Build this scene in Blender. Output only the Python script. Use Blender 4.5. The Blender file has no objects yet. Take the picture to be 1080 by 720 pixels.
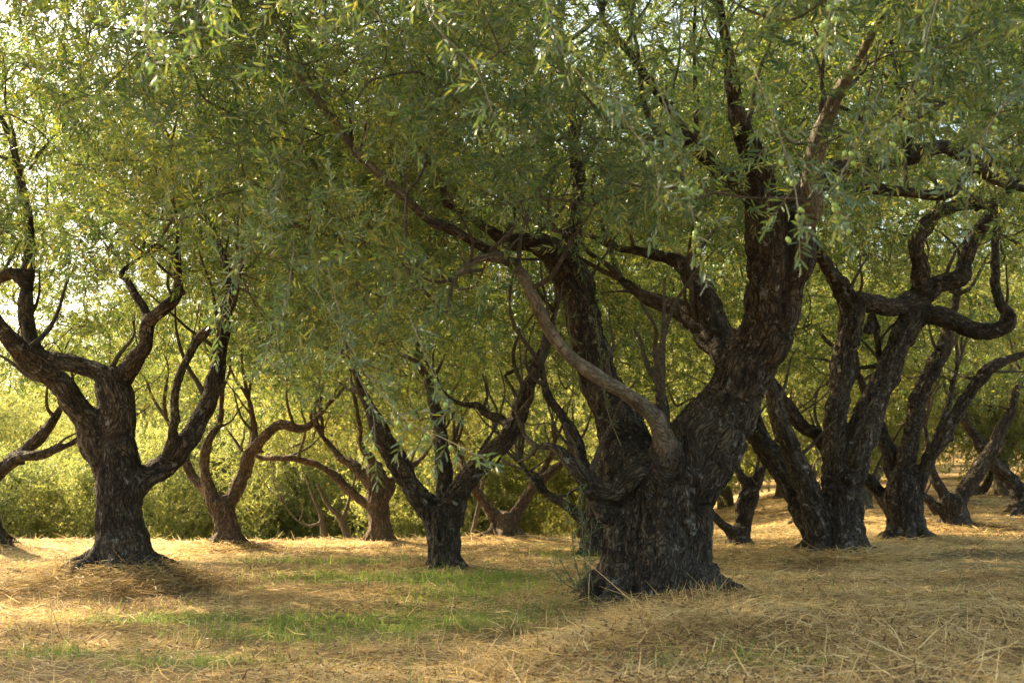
import bpy, math, random
import numpy as np
from mathutils import Vector

# ------------------------------------------------------------------ scene, camera, light
S = bpy.context.scene
COL = S.collection
R = math.radians
rng = np.random.default_rng(7)
random.seed(7)

F = 1200.0                        # focal length in photo pixels (photo 1080 wide)
PITCH = math.atan(145.0 / F)
CAMZ = 1.1
cam_d = bpy.data.cameras.new("camera")
cam = bpy.data.objects.new("camera", cam_d)
COL.objects.link(cam)
cam.location = (0, 0, CAMZ)
cam.rotation_euler = (R(90) + PITCH, 0, 0)
cam_d.sensor_width = 36
cam_d.lens = 36 * F / 1080
cam_d.clip_start = 0.05
cam_d.clip_end = 3000
cam_d.dof.use_dof = True
cam_d.dof.focus_distance = 10.0
cam_d.dof.aperture_fstop = 4.0
S.camera = cam

SUN_EL, SUN_AZ = 37.0, -52.0      # azimuth clockwise from +Y (view direction)
W = bpy.data.worlds.new("World")
S.world = W
W.use_nodes = True
wn, wl = W.node_tree.nodes, W.node_tree.links
bg = wn["Background"]
sky = wn.new("ShaderNodeTexSky")
sky.sky_type = 'NISHITA'
sky.sun_disc = False
sky.sun_elevation = R(SUN_EL)
sky.sun_rotation = R(SUN_AZ)
sky.dust_density = 3.0
sky.air_density = 1.0
tint = wn.new("ShaderNodeMix"); tint.data_type = 'RGBA'; tint.blend_type = 'MULTIPLY'
tint.inputs[0].default_value = 1.0
wl.new(sky.outputs[0], tint.inputs[6]); tint.inputs[7].default_value = (1.0, .93, .77, 1)   # warm white balance
wl.new(tint.outputs[2], bg.inputs[0])
bg.inputs[1].default_value = 0.15
sl = bpy.data.lights.new("sun", 'SUN')
sun = bpy.data.objects.new("sun", sl)
COL.objects.link(sun)
sl.energy = 5.0
sl.angle = R(0.6)
sl.color = (1.0, 0.81, 0.50)
sd = Vector((math.sin(R(SUN_AZ)) * math.cos(R(SUN_EL)), math.cos(R(SUN_AZ)) * math.cos(R(SUN_EL)), math.sin(R(SUN_EL))))
sun.rotation_euler = sd.to_track_quat('Z', 'Y').to_euler()
S.view_settings.view_transform = 'Standard'
S.view_settings.look = 'None'
S.view_settings.exposure = 2.2
S.view_settings.gamma = 1.0
S.render.engine = 'CYCLES'
S.cycles.max_bounces = 7
S.cycles.diffuse_bounces = 5
S.cycles.glossy_bounces = 2
S.cycles.transmission_bounces = 4
S.cycles.transparent_max_bounces = 4
S.cycles.use_denoising = True
S.cycles.sample_clamp_indirect = 4.0

# ------------------------------------------------------------------ numpy noise
_PERM = np.random.default_rng(3).permutation(256)
_PERM = np.concatenate([_PERM, _PERM, _PERM])
_VAL = np.random.default_rng(4).uniform(-1, 1, 256)

def vnoise(p):
    """value noise, p (N,3) -> (N,) in -1..1"""
    p = np.asarray(p, float)
    i = np.floor(p).astype(int)
    f = p - i
    f = f * f * f * (f * (f * 6 - 15) + 10)
    i &= 255
    def h(a, b, c):
        return _VAL[_PERM[_PERM[_PERM[(i[:, 0] + a) & 255] + ((i[:, 1] + b) & 255)] + ((i[:, 2] + c) & 255)] & 255]
    x0 = h(0,0,0)*(1-f[:,0]) + h(1,0,0)*f[:,0]
    x1 = h(0,1,0)*(1-f[:,0]) + h(1,1,0)*f[:,0]
    x2 = h(0,0,1)*(1-f[:,0]) + h(1,0,1)*f[:,0]
    x3 = h(0,1,1)*(1-f[:,0]) + h(1,1,1)*f[:,0]
    y0 = x0*(1-f[:,1]) + x1*f[:,1]
    y1 = x2*(1-f[:,1]) + x3*f[:,1]
    return y0*(1-f[:,2]) + y1*f[:,2]

def fbm(p, o=3):
    s, a, t = 0, 1.0, 0
    p = np.asarray(p, float)
    for k in range(o):
        s = s + a * vnoise(p * (2 ** k) + 17.3 * k); t += a; a *= .5
    return s / t

def sstep(a, b, x):
    t = np.clip((np.asarray(x, float) - a) / (b - a), 0, 1)
    return t * t * (3 - 2 * t)

# ------------------------------------------------------------------ terrain
MOUNDS = []                        # (x, y, height, radius)

def ground_z(x, y):
    x = np.asarray(x, float); y = np.asarray(y, float)
    xs, ys = np.atleast_1d(x).ravel(), np.atleast_1d(y).ravel()
    z = np.zeros_like(xs)
    right = sstep(1.0, 9.5, xs)
    # the terrace ends in a crest; further right the ground goes on, rising
    fall = np.maximum(ys - 21.0, 0)
    z -= (1 - right) * (3.2 * (1 - np.exp(-fall * 0.09 / 3.2)))
    z += right * (0.22 * sstep(9, 15, ys) + .25 * sstep(19, 25, ys) + 0.020 * np.clip(ys - 24, 0, 60)) * (1 + 0.05 * np.clip(xs - 9.5, 0, 40))
    z += 0.26 * sstep(-.9, .3, xs - (ys - 5) * .32 + .25 * vnoise(np.stack([xs, ys * 1.3, xs * 0 + 8], 1))) * sstep(10.2, 8.0, ys)                      # bank in front of the big tree
    z += 0.05 * fbm(np.stack([xs * .35, ys * .35, xs * 0], 1), 2) * sstep(150, 30, ys)
    z += 0.018 * fbm(np.stack([xs * 1.8, ys * 1.8, xs * 0 + 5], 1), 3) * sstep(60, 20, ys)
    for mx, my, mh, mr in MOUNDS:
        d2 = ((xs - mx) ** 2 + (ys - my) ** 2) / (mr * mr)
        z += mh * np.exp(-d2)
    return z.reshape(x.shape) if x.shape else float(z[0])

def ray(px, py):
    u, v = (px - 540.0) / F, (360.0 - py) / F
    c, s = math.cos(PITCH), math.sin(PITCH)
    return Vector((u, c - v * s, s + v * c))

def at(px, py, Y):
    """the point of the place seen at photo pixel (px, py) at depth Y"""
    d = ray(px, py)
    return Vector((0, 0, CAMZ)) + d * (Y / d.y)

def pix(P):
    """world points (N,3) -> photo pixels and depth"""
    P = np.asarray(P, float)
    c, s = math.cos(PITCH), math.sin(PITCH)
    y, z = P[:, 1], P[:, 2] - CAMZ
    w = y * c + z * s
    w = np.where(w < .1, .1, w)
    return 540 + F * P[:, 0] / w, 360 - F * (-y * s + z * c) / w, w

# ------------------------------------------------------------------ mesh helper
def mesh_from(name, verts, faces, mats, matidx=None, attrs=None, smooth=False):
    """faces: (M,k) array of equal-size polygons, or list of such arrays"""
    me = bpy.data.meshes.new(name)
    verts = np.asarray(verts, np.float32)
    fl = faces if isinstance(faces, list) else [faces]
    fl = [np.asarray(f, np.int32) for f in fl if len(f)]
    loops = np.concatenate([f.ravel() for f in fl])
    tot = np.concatenate([np.full(len(f), f.shape[1], np.int32) for f in fl])
    start = np.concatenate([[0], np.cumsum(tot)[:-1]]).astype(np.int32)
    me.vertices.add(len(verts)); me.vertices.foreach_set("co", verts.ravel())
    me.loops.add(len(loops)); me.loops.foreach_set("vertex_index", loops)
    me.polygons.add(len(tot)); me.polygons.foreach_set("loop_start", start)
    for m in mats: me.materials.append(m)
    if matidx is not None: me.polygons.foreach_set("material_index", np.asarray(matidx, np.int32))
    me.polygons.foreach_set("use_smooth", np.full(len(tot), smooth, bool))
    for an, (dom, val) in (attrs or {}).items():
        val = np.asarray(val, np.float32)
        a = me.attributes.new(an, 'FLOAT_VECTOR' if val.ndim == 2 else 'FLOAT', dom)
        a.data.foreach_set("vector" if val.ndim == 2 else "value", val.ravel())
    me.update(calc_edges=True)
    return me

def link(name, me, parent=None, **props):
    o = bpy.data.objects.new(name, me)
    COL.objects.link(o)
    if parent is not None: o.parent = parent
    for k, v in props.items(): o[k] = v
    return o

def thing(name, label, cat, group=None, loc=(0, 0, 0)):
    o = link(name, None, label=label, category=cat)
    o.location = loc
    if group: o["group"] = group
    return o

# ------------------------------------------------------------------ materials
def nodes(name):
    m = bpy.data.materials.new(name); m.use_nodes = True
    nt = m.node_tree
    b = nt.nodes["Principled BSDF"]
    return m, nt, nt.nodes, nt.links, b

def ramp(nt, fac, stops):
    r = nt.nodes.new("ShaderNodeValToRGB")
    el = r.color_ramp.elements
    while len(el) < len(stops): el.new(0.5)
    for e, (p, c) in zip(el, stops):
        e.position = p; e.color = (*c, 1)
    nt.links.new(fac, r.inputs[0])
    return r.outputs[0]

def noise_node(nt, vec, scale, detail=4, rough=.55, dist=0):
    n = nt.nodes.new("ShaderNodeTexNoise")
    n.inputs["Scale"].default_value = scale; n.inputs["Detail"].default_value = detail
    n.inputs["Roughness"].default_value = rough; n.inputs["Distortion"].default_value = dist
    if vec is not None: nt.links.new(vec, n.inputs["Vector"])
    return n.outputs[0]

def mixc(nt, fac, a, b, mode='MIX'):
    n = nt.nodes.new("ShaderNodeMix"); n.data_type = 'RGBA'; n.blend_type = mode
    for s, v in ((0, fac), (6, a), (7, b)):
        if isinstance(v, (int, float)): n.inputs[s].default_value = v
        elif isinstance(v, tuple): n.inputs[s].default_value = (*v, 1)
        else: nt.links.new(v, n.inputs[s])
    return n.outputs[2]

def leaf_material(name, stops, under, trans, tw=0.45, rough=.42, spec=.4):
    """stops: base-colour ramp over the per-leaf tint; under: colour of the leaf's pale underside"""
    m, nt, N, L, b = nodes(name)
    at_ = N.new("ShaderNodeAttribute"); at_.attribute_name = "tint"
    top = ramp(nt, at_.outputs["Fac"], stops)
    geo = N.new("ShaderNodeNewGeometry")
    und = mixc(nt, 0.45, top, under)
    colr = mixc(nt, geo.outputs["Backfacing"], top, und)
    L.new(colr, b.inputs["Base Color"])
    b.inputs["Roughness"].default_value = rough
    b.inputs["Specular IOR Level"].default_value = spec
    tr = N.new("ShaderNodeBsdfTranslucent")
    tc = ramp(nt, at_.outputs["Fac"], trans)
    L.new(tc, tr.inputs[0])
    mx = N.new("ShaderNodeMixShader"); mx.inputs[0].default_value = tw
    L.new(b.outputs[0], mx.inputs[1]); L.new(tr.outputs[0], mx.inputs[2])
    L.new(mx.outputs[0], N["Material Output"].inputs[0])
    return m

LEAF = leaf_material("olive_leaf",
    [(0, (.020, .046, .024)), (.35, (.040, .078, .038)), (.7, (.09, .125, .048)), (.93, (.20, .20, .055)), (1, (.36, .29, .03))],
    (.20, .25, .15),
    [(0, (.09, .17, .03)), (.5, (.25, .36, .05)), (.9, (.62, .60, .09)), (1, (.8, .6, .04))], tw=.40, rough=.36, spec=.5)
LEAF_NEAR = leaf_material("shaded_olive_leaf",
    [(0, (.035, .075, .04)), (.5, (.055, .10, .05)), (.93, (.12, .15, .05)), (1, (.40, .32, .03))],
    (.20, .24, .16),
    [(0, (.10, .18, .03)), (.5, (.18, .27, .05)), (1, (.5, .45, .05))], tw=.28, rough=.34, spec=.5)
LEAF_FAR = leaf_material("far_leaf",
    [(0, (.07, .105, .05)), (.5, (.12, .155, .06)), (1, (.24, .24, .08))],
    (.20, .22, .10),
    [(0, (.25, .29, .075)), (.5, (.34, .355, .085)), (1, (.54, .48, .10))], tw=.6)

def bark_material(name, dark, mid, light, moss=0.0, bump=.9, grey=.0):
    m, nt, N, L, b = nodes(name)
    a = N.new("ShaderNodeAttribute"); a.attribute_name = "bk"
    v = a.outputs["Vector"]
    tc = N.new("ShaderNodeTexCoord").outputs["Object"]
    n1 = noise_node(nt, v, 19, 6, .68, .4)
    n2 = noise_node(nt, v, 70, 4, .6, .3)
    n3 = noise_node(nt, tc, 1.6, 4, .6)
    vo = N.new("ShaderNodeTexVoronoi"); vo.feature = 'DISTANCE_TO_EDGE'; vo.inputs["Scale"].default_value = 27
    vo.inputs["Randomness"].default_value = 1
    wv = N.new("ShaderNodeVectorMath"); wv.operation = 'ADD'
    L.new(v, wv.inputs[0])
    nd = N.new("ShaderNodeTexNoise"); nd.inputs["Scale"].default_value = 14; L.new(v, nd.inputs["Vector"])
    sc = N.new("ShaderNodeVectorMath"); sc.operation = 'SCALE'; sc.inputs["Scale"].default_value = .12
    L.new(nd.outputs["Color"], sc.inputs[0]); L.new(sc.outputs[0], wv.inputs[1]); L.new(wv.outputs[0], vo.inputs["Vector"])
    crack = ramp(nt, vo.outputs["Distance"], [(0, (0, 0, 0)), (.16, (1, 1, 1))])
    c = ramp(nt, n1, [(.30, dark), (.50, mid), (.68, light)])
    c = mixc(nt, ramp(nt, n3, [(.42, (0, 0, 0)), (.62, (.75, .75, .75))]), c, mixc(nt, .5, c, light))
    fine = ramp(nt, n2, [(.35, (.55, .55, .55)), (.65, (1.2, 1.2, 1.2))])
    c = mixc(nt, 1.0, c, fine, 'MULTIPLY')
    c = mixc(nt, crack, mixc(nt, .6, c, dark), c)
    if grey:
        n4 = noise_node(nt, tc, 7, 5, .7)
        c = mixc(nt, ramp(nt, n4, [(.60, (0, 0, 0)), (.66, (grey, grey, grey))]), c, (.30, .29, .26))
    if moss:
        n5 = noise_node(nt, tc, 2.3, 4, .6)
        c = mixc(nt, ramp(nt, n5, [(.50, (0, 0, 0)), (.7, (moss, moss, moss))]), c, (.10, .10, .03))
    pl = N.new("ShaderNodeAttribute"); pl.attribute_name = "pale"
    pc = ramp(nt, n1, [(.30, (.12, .098, .072)), (.5, (.19, .158, .118)), (.68, (.29, .25, .19))])
    pc = mixc(nt, ramp(nt, noise_node(nt, tc, 5, 5, .65), [(.50, (0, 0, 0)), (.62, (.8, .8, .8))]), pc, (.085, .07, .052))
    c = mixc(nt, pl.outputs["Fac"], c, pc)
    L.new(c, b.inputs["Base Color"])
    b.inputs["Roughness"].default_value = .85
    b.inputs["Specular IOR Level"].default_value = .25
    hh = N.new("ShaderNodeMath"); hh.operation = 'MULTIPLY_ADD'
    L.new(n1, hh.inputs[0]); hh.inputs[1].default_value = 1.0; L.new(crack, hh.inputs[2])
    h2 = N.new("ShaderNodeMath"); h2.operation = 'MULTIPLY_ADD'
    L.new(n2, h2.inputs[0]); h2.inputs[1].default_value = .5; L.new(hh.outputs[0], h2.inputs[2])
    bp = N.new("ShaderNodeBump"); bp.inputs["Strength"].default_value = bump; bp.inputs["Distance"].default_value = .03
    L.new(h2.outputs[0], bp.inputs["Height"]); L.new(bp.outputs[0], b.inputs["Normal"])
    return m

BARK = bark_material("olive_bark", (.009, .007, .005), (.045, .033, .022), (.16, .127, .088), grey=.6)
BARK_WARM = bark_material("warm_bark", (.05, .034, .022), (.13, .088, .055), (.24, .17, .11))
BARK_SMOOTH = bark_material("smooth_limb_bark", (.085, .066, .046), (.15, .12, .085), (.24, .20, .145), bump=.5)
BARK_FAR = bark_material("far_bark", (.045, .036, .026), (.10, .08, .058), (.18, .15, .11), bump=.5)

def plain(name, c, rough=.6, spec=.4):
    m, nt, N, L, b = nodes(name)
    b.inputs["Base Color"].default_value = (*c, 1); b.inputs["Roughness"].default_value = rough
    b.inputs["Specular IOR Level"].default_value = spec
    return m
TWIG = plain("twig_bark", (.13, .11, .065), .8, .2)

# ------------------------------------------------------------------ skeletons and tubes
def catmull(P, step):
    """P (n, 4+): x,y,z,r -> smooth resampled polyline"""
    P = np.asarray(P, float)
    if len(P) < 2: return P
    Q = np.vstack([2 * P[0] - P[1], P, 2 * P[-1] - P[-2]])
    out = []
    for i in range(1, len(Q) - 2):
        p0, p1, p2, p3 = Q[i - 1], Q[i], Q[i + 1], Q[i + 2]
        n = max(2, int(math.ceil(np.linalg.norm(p2[:3] - p1[:3]) / step)))
        t = np.linspace(0, 1, n, endpoint=False)[:, None]
        out.append(.5 * ((2 * p1) + (-p0 + p2) * t + (2 * p0 - 5 * p1 + 4 * p2 - p3) * t ** 2 + (-p0 + 3 * p1 - 3 * p2 + p3) * t ** 3))
    out.append(P[-1:])
    o = np.vstack(out)
    o[:, 3] = np.maximum(o[:, 3], P[:, 3].min() * .8)
    return o

def tube(P, sides, close=True):
    """closed tube along P (n,4) -> verts, quads, caps as tris"""
    n = len(P)
    X = P[:, :3]; r = P[:, 3]
    T = np.gradient(X, axis=0); T /= np.linalg.norm(T, axis=1)[:, None] + 1e-9
    ref = np.array([0, 0, 1.0]) if abs(T[0, 2]) < .9 else np.array([1.0, 0, 0])
    U = np.empty_like(T)
    u = np.cross(T[0], ref); u /= np.linalg.norm(u)
    for i in range(n):
        u = u - T[i] * u.dot(T[i]); u /= np.linalg.norm(u) + 1e-9
        U[i] = u
    V = np.cross(T, U)
    a = np.linspace(0, 2 * np.pi, sides, endpoint=False)
    ring = (U[:, None, :] * np.cos(a)[None, :, None] + V[:, None, :] * np.sin(a)[None, :, None]) * r[:, None, None] + X[:, None, :]
    v = ring.reshape(-1, 3)
    i = np.arange(n - 1)[:, None] * sides; j = np.arange(sides)[None, :]; k = (j + 1) % sides
    q = np.stack([i + j, i + k, i + sides + k, i + sides + j], -1).reshape(-1, 4)
    if not close: return v, q, np.zeros((0, 3), int)
    v = np.vstack([v, X[0] - T[0] * r[0] * .5, X[-1] + T[-1] * r[-1] * .5])
    b0, b1 = len(v) - 2, len(v) - 1
    j = np.arange(sides); k = (j + 1) % sides
    c = np.vstack([np.stack([k, j, np.full(sides, b0)], 1), np.stack([(n - 1) * sides + j, (n - 1) * sides + k, np.full(sides, b1)], 1)])
    return v, q, c

def join_parts(parts):
    vs, qs, ts, o = [], [], [], 0
    for v, q, t in parts:
        vs.append(v); qs.append(q + o); ts.append(t + o); o += len(v)
    return np.vstack(vs), np.vstack(qs), np.vstack(ts)

def blob(c, r, sq=(1, 1, 1)):
    """closed low sphere as (verts, quads, tris)"""
    P = []
    for t in np.linspace(-.94, .94, 7): P.append([c[0], c[1], c[2] + t * r * sq[2], r * math.sqrt(1 - t * t)])
    return tube(np.array(P), 12)

def wobble(P, amp, seed):
    """a little crookedness on a resampled polyline, ends kept"""
    n = len(P); s = np.arange(n)
    L = np.concatenate([[0], np.cumsum(np.linalg.norm(np.diff(P[:, :3], axis=0), axis=1))])
    w = np.minimum(1, np.minimum(s, n - 1 - s) / 4.0)
    for k in range(3):
        P[:, k] += amp * w * P[:, 3] * (fbm(np.stack([L * 2.4, L * 0 + seed * 3.1, L * 0 + k * 9.7], 1), 2) + .35 * vnoise(np.stack([L * 8, L * 0 + seed * 5.1, L * 0 + k * 4.7], 1)))
    P[:, 3] *= 1 + (.07 if P[:, 3].max() > .17 else .15) * fbm(np.stack([L * 4.5, L * 0 + seed * 1.7, L * 0], 1), 2)
    return P

def limb_points(base_xyz, spec, Y):
    """spec entries (px, py, width_px, ddepth) -> x, y, z, r at depth Y + ddepth"""
    out = []
    for px, py, w, dd in spec:
        p = at(px, py, Y + dd)
        out.append([p.x, p.y, p.z, .46 * w * (Y + dd) / F])
    return np.array(out)

def remeshed(name, parts, voxel):
    v, q, t = join_parts(parts)
    me = mesh_from("raw", v, [q, t], [])
    o = bpy.data.objects.new("raw", me); COL.objects.link(o)
    md = o.modifiers.new("r", 'REMESH'); md.mode = 'VOXEL'; md.voxel_size = voxel
    dg = bpy.context.evaluated_depsgraph_get(); dg.update()
    ev = o.evaluated_get(dg); m2 = ev.to_mesh()
    n, f = len(m2.vertices), len(m2.polygons)
    V = np.empty(n * 3, np.float32); m2.vertices.foreach_get("co", V); V = V.reshape(-1, 3).astype(float)
    E = np.empty(len(m2.edges) * 2, np.int32); m2.edges.foreach_get("vertices", E); E = E.reshape(-1, 2)
    nl = len(m2.loops); Lp = np.empty(nl, np.int32); m2.loops.foreach_get("vertex_index", Lp)
    Ls = np.empty(f, np.int32); m2.polygons.foreach_get("loop_total", Ls)
    ev.to_mesh_clear()
    bpy.data.objects.remove(o); bpy.data.meshes.remove(me)
    # faces are quads (rarely tris): split by size
    st = np.concatenate([[0], np.cumsum(Ls)[:-1]])
    faces = []
    for k in np.unique(Ls):
        s = st[Ls == k]
        faces.append(Lp[s[:, None] + np.arange(k)[None, :]])
    return V, E, faces

def smooth_v(V, E, it, lam=.5):
    deg = np.bincount(E.ravel(), minlength=len(V)).astype(float)[:, None]
    for _ in range(it):
        acc = np.zeros_like(V)
        for k in range(3):
            acc[:, k] = np.bincount(E[:, 0], V[E[:, 1], k], len(V)) + np.bincount(E[:, 1], V[E[:, 0], k], len(V))
        V = V + lam * (acc / np.maximum(deg, 1) - V)
    return V

def normals_of(V, faces):
    Nn = np.zeros_like(V)
    for fc in faces:
        a = V[fc[:, 1]] - V[fc[:, 0]]; b = V[fc[:, 2]] - V[fc[:, 0]]
        n = np.cross(a, b)
        for j in range(fc.shape[1]):
            for k in range(3): Nn[:, k] += np.bincount(fc[:, j], n[:, k], len(V))
    return Nn / (np.linalg.norm(Nn, axis=1)[:, None] + 1e-12)

def limb_segs(P, lid):
    """(a, b, radius, frame at a, frame at b, arc at a, limb id) for each step of a limb"""
    X = P[:, :3]
    T = np.gradient(X, axis=0); T /= np.linalg.norm(T, axis=1)[:, None] + 1e-9
    ref = np.array([0, 0, 1.0]) if abs(T[0, 2]) < .9 else np.array([1.0, 0, 0])
    u = np.cross(T[0], ref); u /= np.linalg.norm(u); U = []
    for i in range(len(X)):
        u = u - T[i] * u.dot(T[i]); u = u / (np.linalg.norm(u) + 1e-9); U.append(u)
    arc = np.concatenate([[0], np.cumsum(np.linalg.norm(np.diff(X, axis=0), axis=1))])
    return [(X[i], X[i + 1], (P[i, 3], P[i + 1, 3]), U[i], U[i + 1], arc[i], arc[i + 1], lid) for i in range(len(X) - 1)]

def bark_coords(V, segs, nroot=1):
    """bark space: distance along the nearest limb (squeezed, so furrows run with it) and the place round it"""
    best = np.full(len(V), 1e9); out = np.zeros_like(V); rad = np.zeros(len(V)); lids = np.full(len(V), -1); arcs = np.zeros(len(V))
    first = {}
    for sg in segs: first.setdefault(sg[7], sg[0] * np.array([1, 1, .36]))
    for (A, B, r_, U0, U1, a0, a1, lid) in segs:
        D = B - A; LL = D @ D + 1e-12
        near = np.abs(V - A).max(1) < 1.2
        if not near.any(): continue
        idx = np.where(near)[0]; v = V[idx]
        t = np.clip(((v - A) @ D) / LL, 0, 1)
        off = v - (A + t[:, None] * D)
        rt = r_[0] * (1 - t) + r_[1] * t
        d = np.linalg.norm(off, axis=1) - rt
        m = d < best[idx]
        idx, off, t, rt = idx[m], off[m], t[m], rt[m]
        Tn = D / math.sqrt(LL)
        U = U0 * (1 - t[:, None]) + U1 * t[:, None]
        W_ = np.cross(Tn, U)
        best[idx] = d[m]; rad[idx] = rt; lids[idx] = lid
        if lid < nroot or lid >= 40: out[idx] = V[idx] * np.array([1, 1, .36])
        else: out[idx] = np.stack([(off * U).sum(1), (off * W_).sum(1), (a0 + (a1 - a0) * t) * .36], 1) + first[lid]
        arcs[idx] = a0 + (a1 - a0) * t
    return out, rad, lids, arcs

def branch_tubes(parts_low):
    return join_parts(parts_low) if parts_low else None

# ------------------------------------------------------------------ growing thin branches to crown points
def grow(nodes_xyz, nodes_r, targets, rnd, bend=.12, tipr=.004):
    """connect every target to the nearest grown node (near ones first). Returns list of (n,4) polylines."""
    X = np.array(nodes_xyz); par = [-1] * len(X)
    n0 = len(X)
    T = np.array(targets)
    d0 = np.array([np.min(np.linalg.norm(X - t, axis=1)) for t in T])
    order = np.argsort(d0)
    buf = np.empty((n0 + len(T) * 4, 3)); buf[:n0] = X; cnt = n0
    par = np.full(len(buf), -1)
    for i in order:
        t = T[i]
        d = np.linalg.norm(buf[:cnt] - t, axis=1)
        j = int(np.argmin(d)); dj = d[j]
        k = 3 if dj > .35 else 1
        prev = j
        a = buf[j].copy()
        off = rnd.normal(0, 1, 3) * bend * dj
        for s in range(1, k + 1):
            f = s / k
            p = a * (1 - f) + t * f + off * math.sin(math.pi * f)
            buf[cnt] = p; par[cnt] = prev; prev = cnt; cnt += 1
    kids = np.zeros(cnt)
    for i in range(cnt - 1, n0 - 1, -1):
        kids[i] = max(kids[i], 1)
        if par[i] >= n0: kids[par[i]] += kids[i]
    rad = tipr * np.maximum(kids, 1) ** .46
    # chains
    child = {}
    for i in range(n0, cnt): child.setdefault(par[i], []).append(i)
    used = np.zeros(cnt, bool); polys = []
    for i in range(n0, cnt):
        if used[i]: continue
        ch = [par[i], i]; used[i] = True
        c = i
        while c in child:
            nx = max(child[c], key=lambda q: kids[q])
            if used[nx]: break
            used[nx] = True; ch.append(nx); c = nx
        P = np.column_stack([buf[ch], np.concatenate([[rad[ch[1]]], rad[ch[1:]]])])
        polys.append(P)
    return polys

# ------------------------------------------------------------------ leafy shoots
def leaf_geo(base, d, side, L, Wd, droop, lod):
    nrm = np.cross(d, side)
    if lod == 0:       # folded, curved leaf: 2 x 2 quads
        m1 = base + d * L * .33 + nrm * (-.02 * L); m2 = base + d * L * .72 + nrm * (-droop * .35 * L)
        tip = base + d * L * .98 + nrm * (-droop * L)
        up = nrm * Wd * .14
        v = [base, m1, m2, tip, m1 + side * Wd * .46 + up, m2 + side * Wd * .40 + up, m1 - side * Wd * .46 + up, m2 - side * Wd * .40 + up]
        q = [[0, 4, 5, 1], [1, 5, 3, 2], [0, 1, 7 - 1, 6], [1, 2, 7, 6], [2, 3, 7, 7]]
        q = [[0, 4, 5, 1], [1, 5, 3, 2], [0, 1, 7, 6], [1, 2, 3, 7]]
        return v, q
    v = [base, base + d * L * .5 + side * Wd * .5, base + d * L - nrm * droop * L, base + d * L * .45 - side * Wd * .5 + nrm * .15 * Wd]
    return v, [[0, 1, 2, 3]]

def shoot_template(r, lod, length=.30, spacing=.017, leafL=.056, leafW=.0115, stem=True):
    vs, qs, tint, mi = [], [], [], []
    n = int(length / spacing)
    curve = r.normal(0, .22); 
    zs = np.linspace(0, length, n + 1)
    px = curve * zs ** 2 / length
    if stem:
        pts = np.array([[px[i], 0, zs[i], .0019 * (1 - .6 * i / n)] for i in range(0, n + 1, max(1, n // 4))])
        v, q, _ = tube(pts, 3, False)
        vs += list(v); qs += [list(x) for x in q]; tint += [.5] * len(q); mi += [1] * len(q)
    a0 = r.uniform(0, 6.28)
    for i in range(1, n + 1):
        base = np.array([px[i], 0, zs[i]])
        a = a0 + (i % 2) * math.pi / 2 + r.normal(0, .25)
        for s in (0, math.pi):
            if r.random() < .10: continue
            az = a + s + r.normal(0, .2)
            el = r.uniform(.55, 1.35) * (1 - .5 * (i / n) ** 2)
            d = np.array([math.cos(az) * math.sin(el), math.sin(az) * math.sin(el), math.cos(el)])
            d /= np.linalg.norm(d)
            side = np.cross(d, [0, 0, 1]); side /= np.linalg.norm(side) + 1e-9
            tw = r.normal(0, .5); nn = np.cross(d, side)
            side = side * math.cos(tw) + nn * math.sin(tw)
            L = leafL * r.uniform(.65, 1.2) * (1 - .25 * (i / n)); 
            v, q = leaf_geo(base, d, side, L, leafW * r.uniform(.8, 1.2), r.uniform(-.05, .22), lod)
            o = len(vs)
            vs += v; qs += [[x + o for x in f] for f in q]
            t = r.beta(1.3, 1.6) * .9 if r.random() > .012 else 1.0
            tint += [t] * len(q); mi += [0] * len(q)
    return np.array(vs), np.array(qs), np.array(tint), np.array(mi)

_t = np.random.default_rng(11)
T_NEAR = [shoot_template(_t, 0, .13 + .08 * _t.random(), .019, .078, .0128) for _ in range(10)]
T_SPRAY = [shoot_template(_t, 0, .10 + .07 * _t.random(), .020, .072, .0115) for _ in range(10)]
T_MID = [shoot_template(_t, 1, .15 + .09 * _t.random(), .021, .088, .0152) for _ in range(10)]
T_FAR = [shoot_template(_t, 1, .40 + .1 * _t.random(), .030, .085, .028, stem=False) for _ in range(8)]
T_VFAR = [shoot_template(_t, 1, .55, .06, .14, .055, stem=False) for _ in range(8)]

def place_shoots(T, pos, dirs, scale, tint_shift, r):
    """instances of the templates fused to arrays"""
    n = len(pos)
    d = dirs / (np.linalg.norm(dirs, axis=1)[:, None] + 1e-9)
    ref = r.normal(0, 1, (n, 3))
    u = np.cross(d, ref); u /= np.linalg.norm(u, axis=1)[:, None] + 1e-9
    w = np.cross(d, u)
    M = np.stack([u, w, d], axis=2) * np.asarray(scale)[:, None, None]     # columns
    which = r.integers(0, len(T), n)
    V, Q, TI, MI, o = [], [], [], [], 0
    for k, (tv, tq, tt, tm) in enumerate(T):
        id_ = np.where(which == k)[0]
        if not len(id_): continue
        v = np.einsum('nij,vj->nvi', M[id_], tv) + pos[id_][:, None, :]
        q = tq[None] + (np.arange(len(id_)) * len(tv))[:, None, None] + o
        o += len(id_) * len(tv)
        V.append(v.reshape(-1, 3)); Q.append(q.reshape(-1, 4))
        ti = np.where(tt[None] > .95, 1.0, np.clip(tt[None] + tint_shift[id_][:, None], 0, .9))
        TI.append(ti.ravel()); MI.append(np.tile(tm, len(id_)))
    return np.vstack(V), np.vstack(Q), np.concatenate(TI), np.concatenate(MI)

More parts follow.
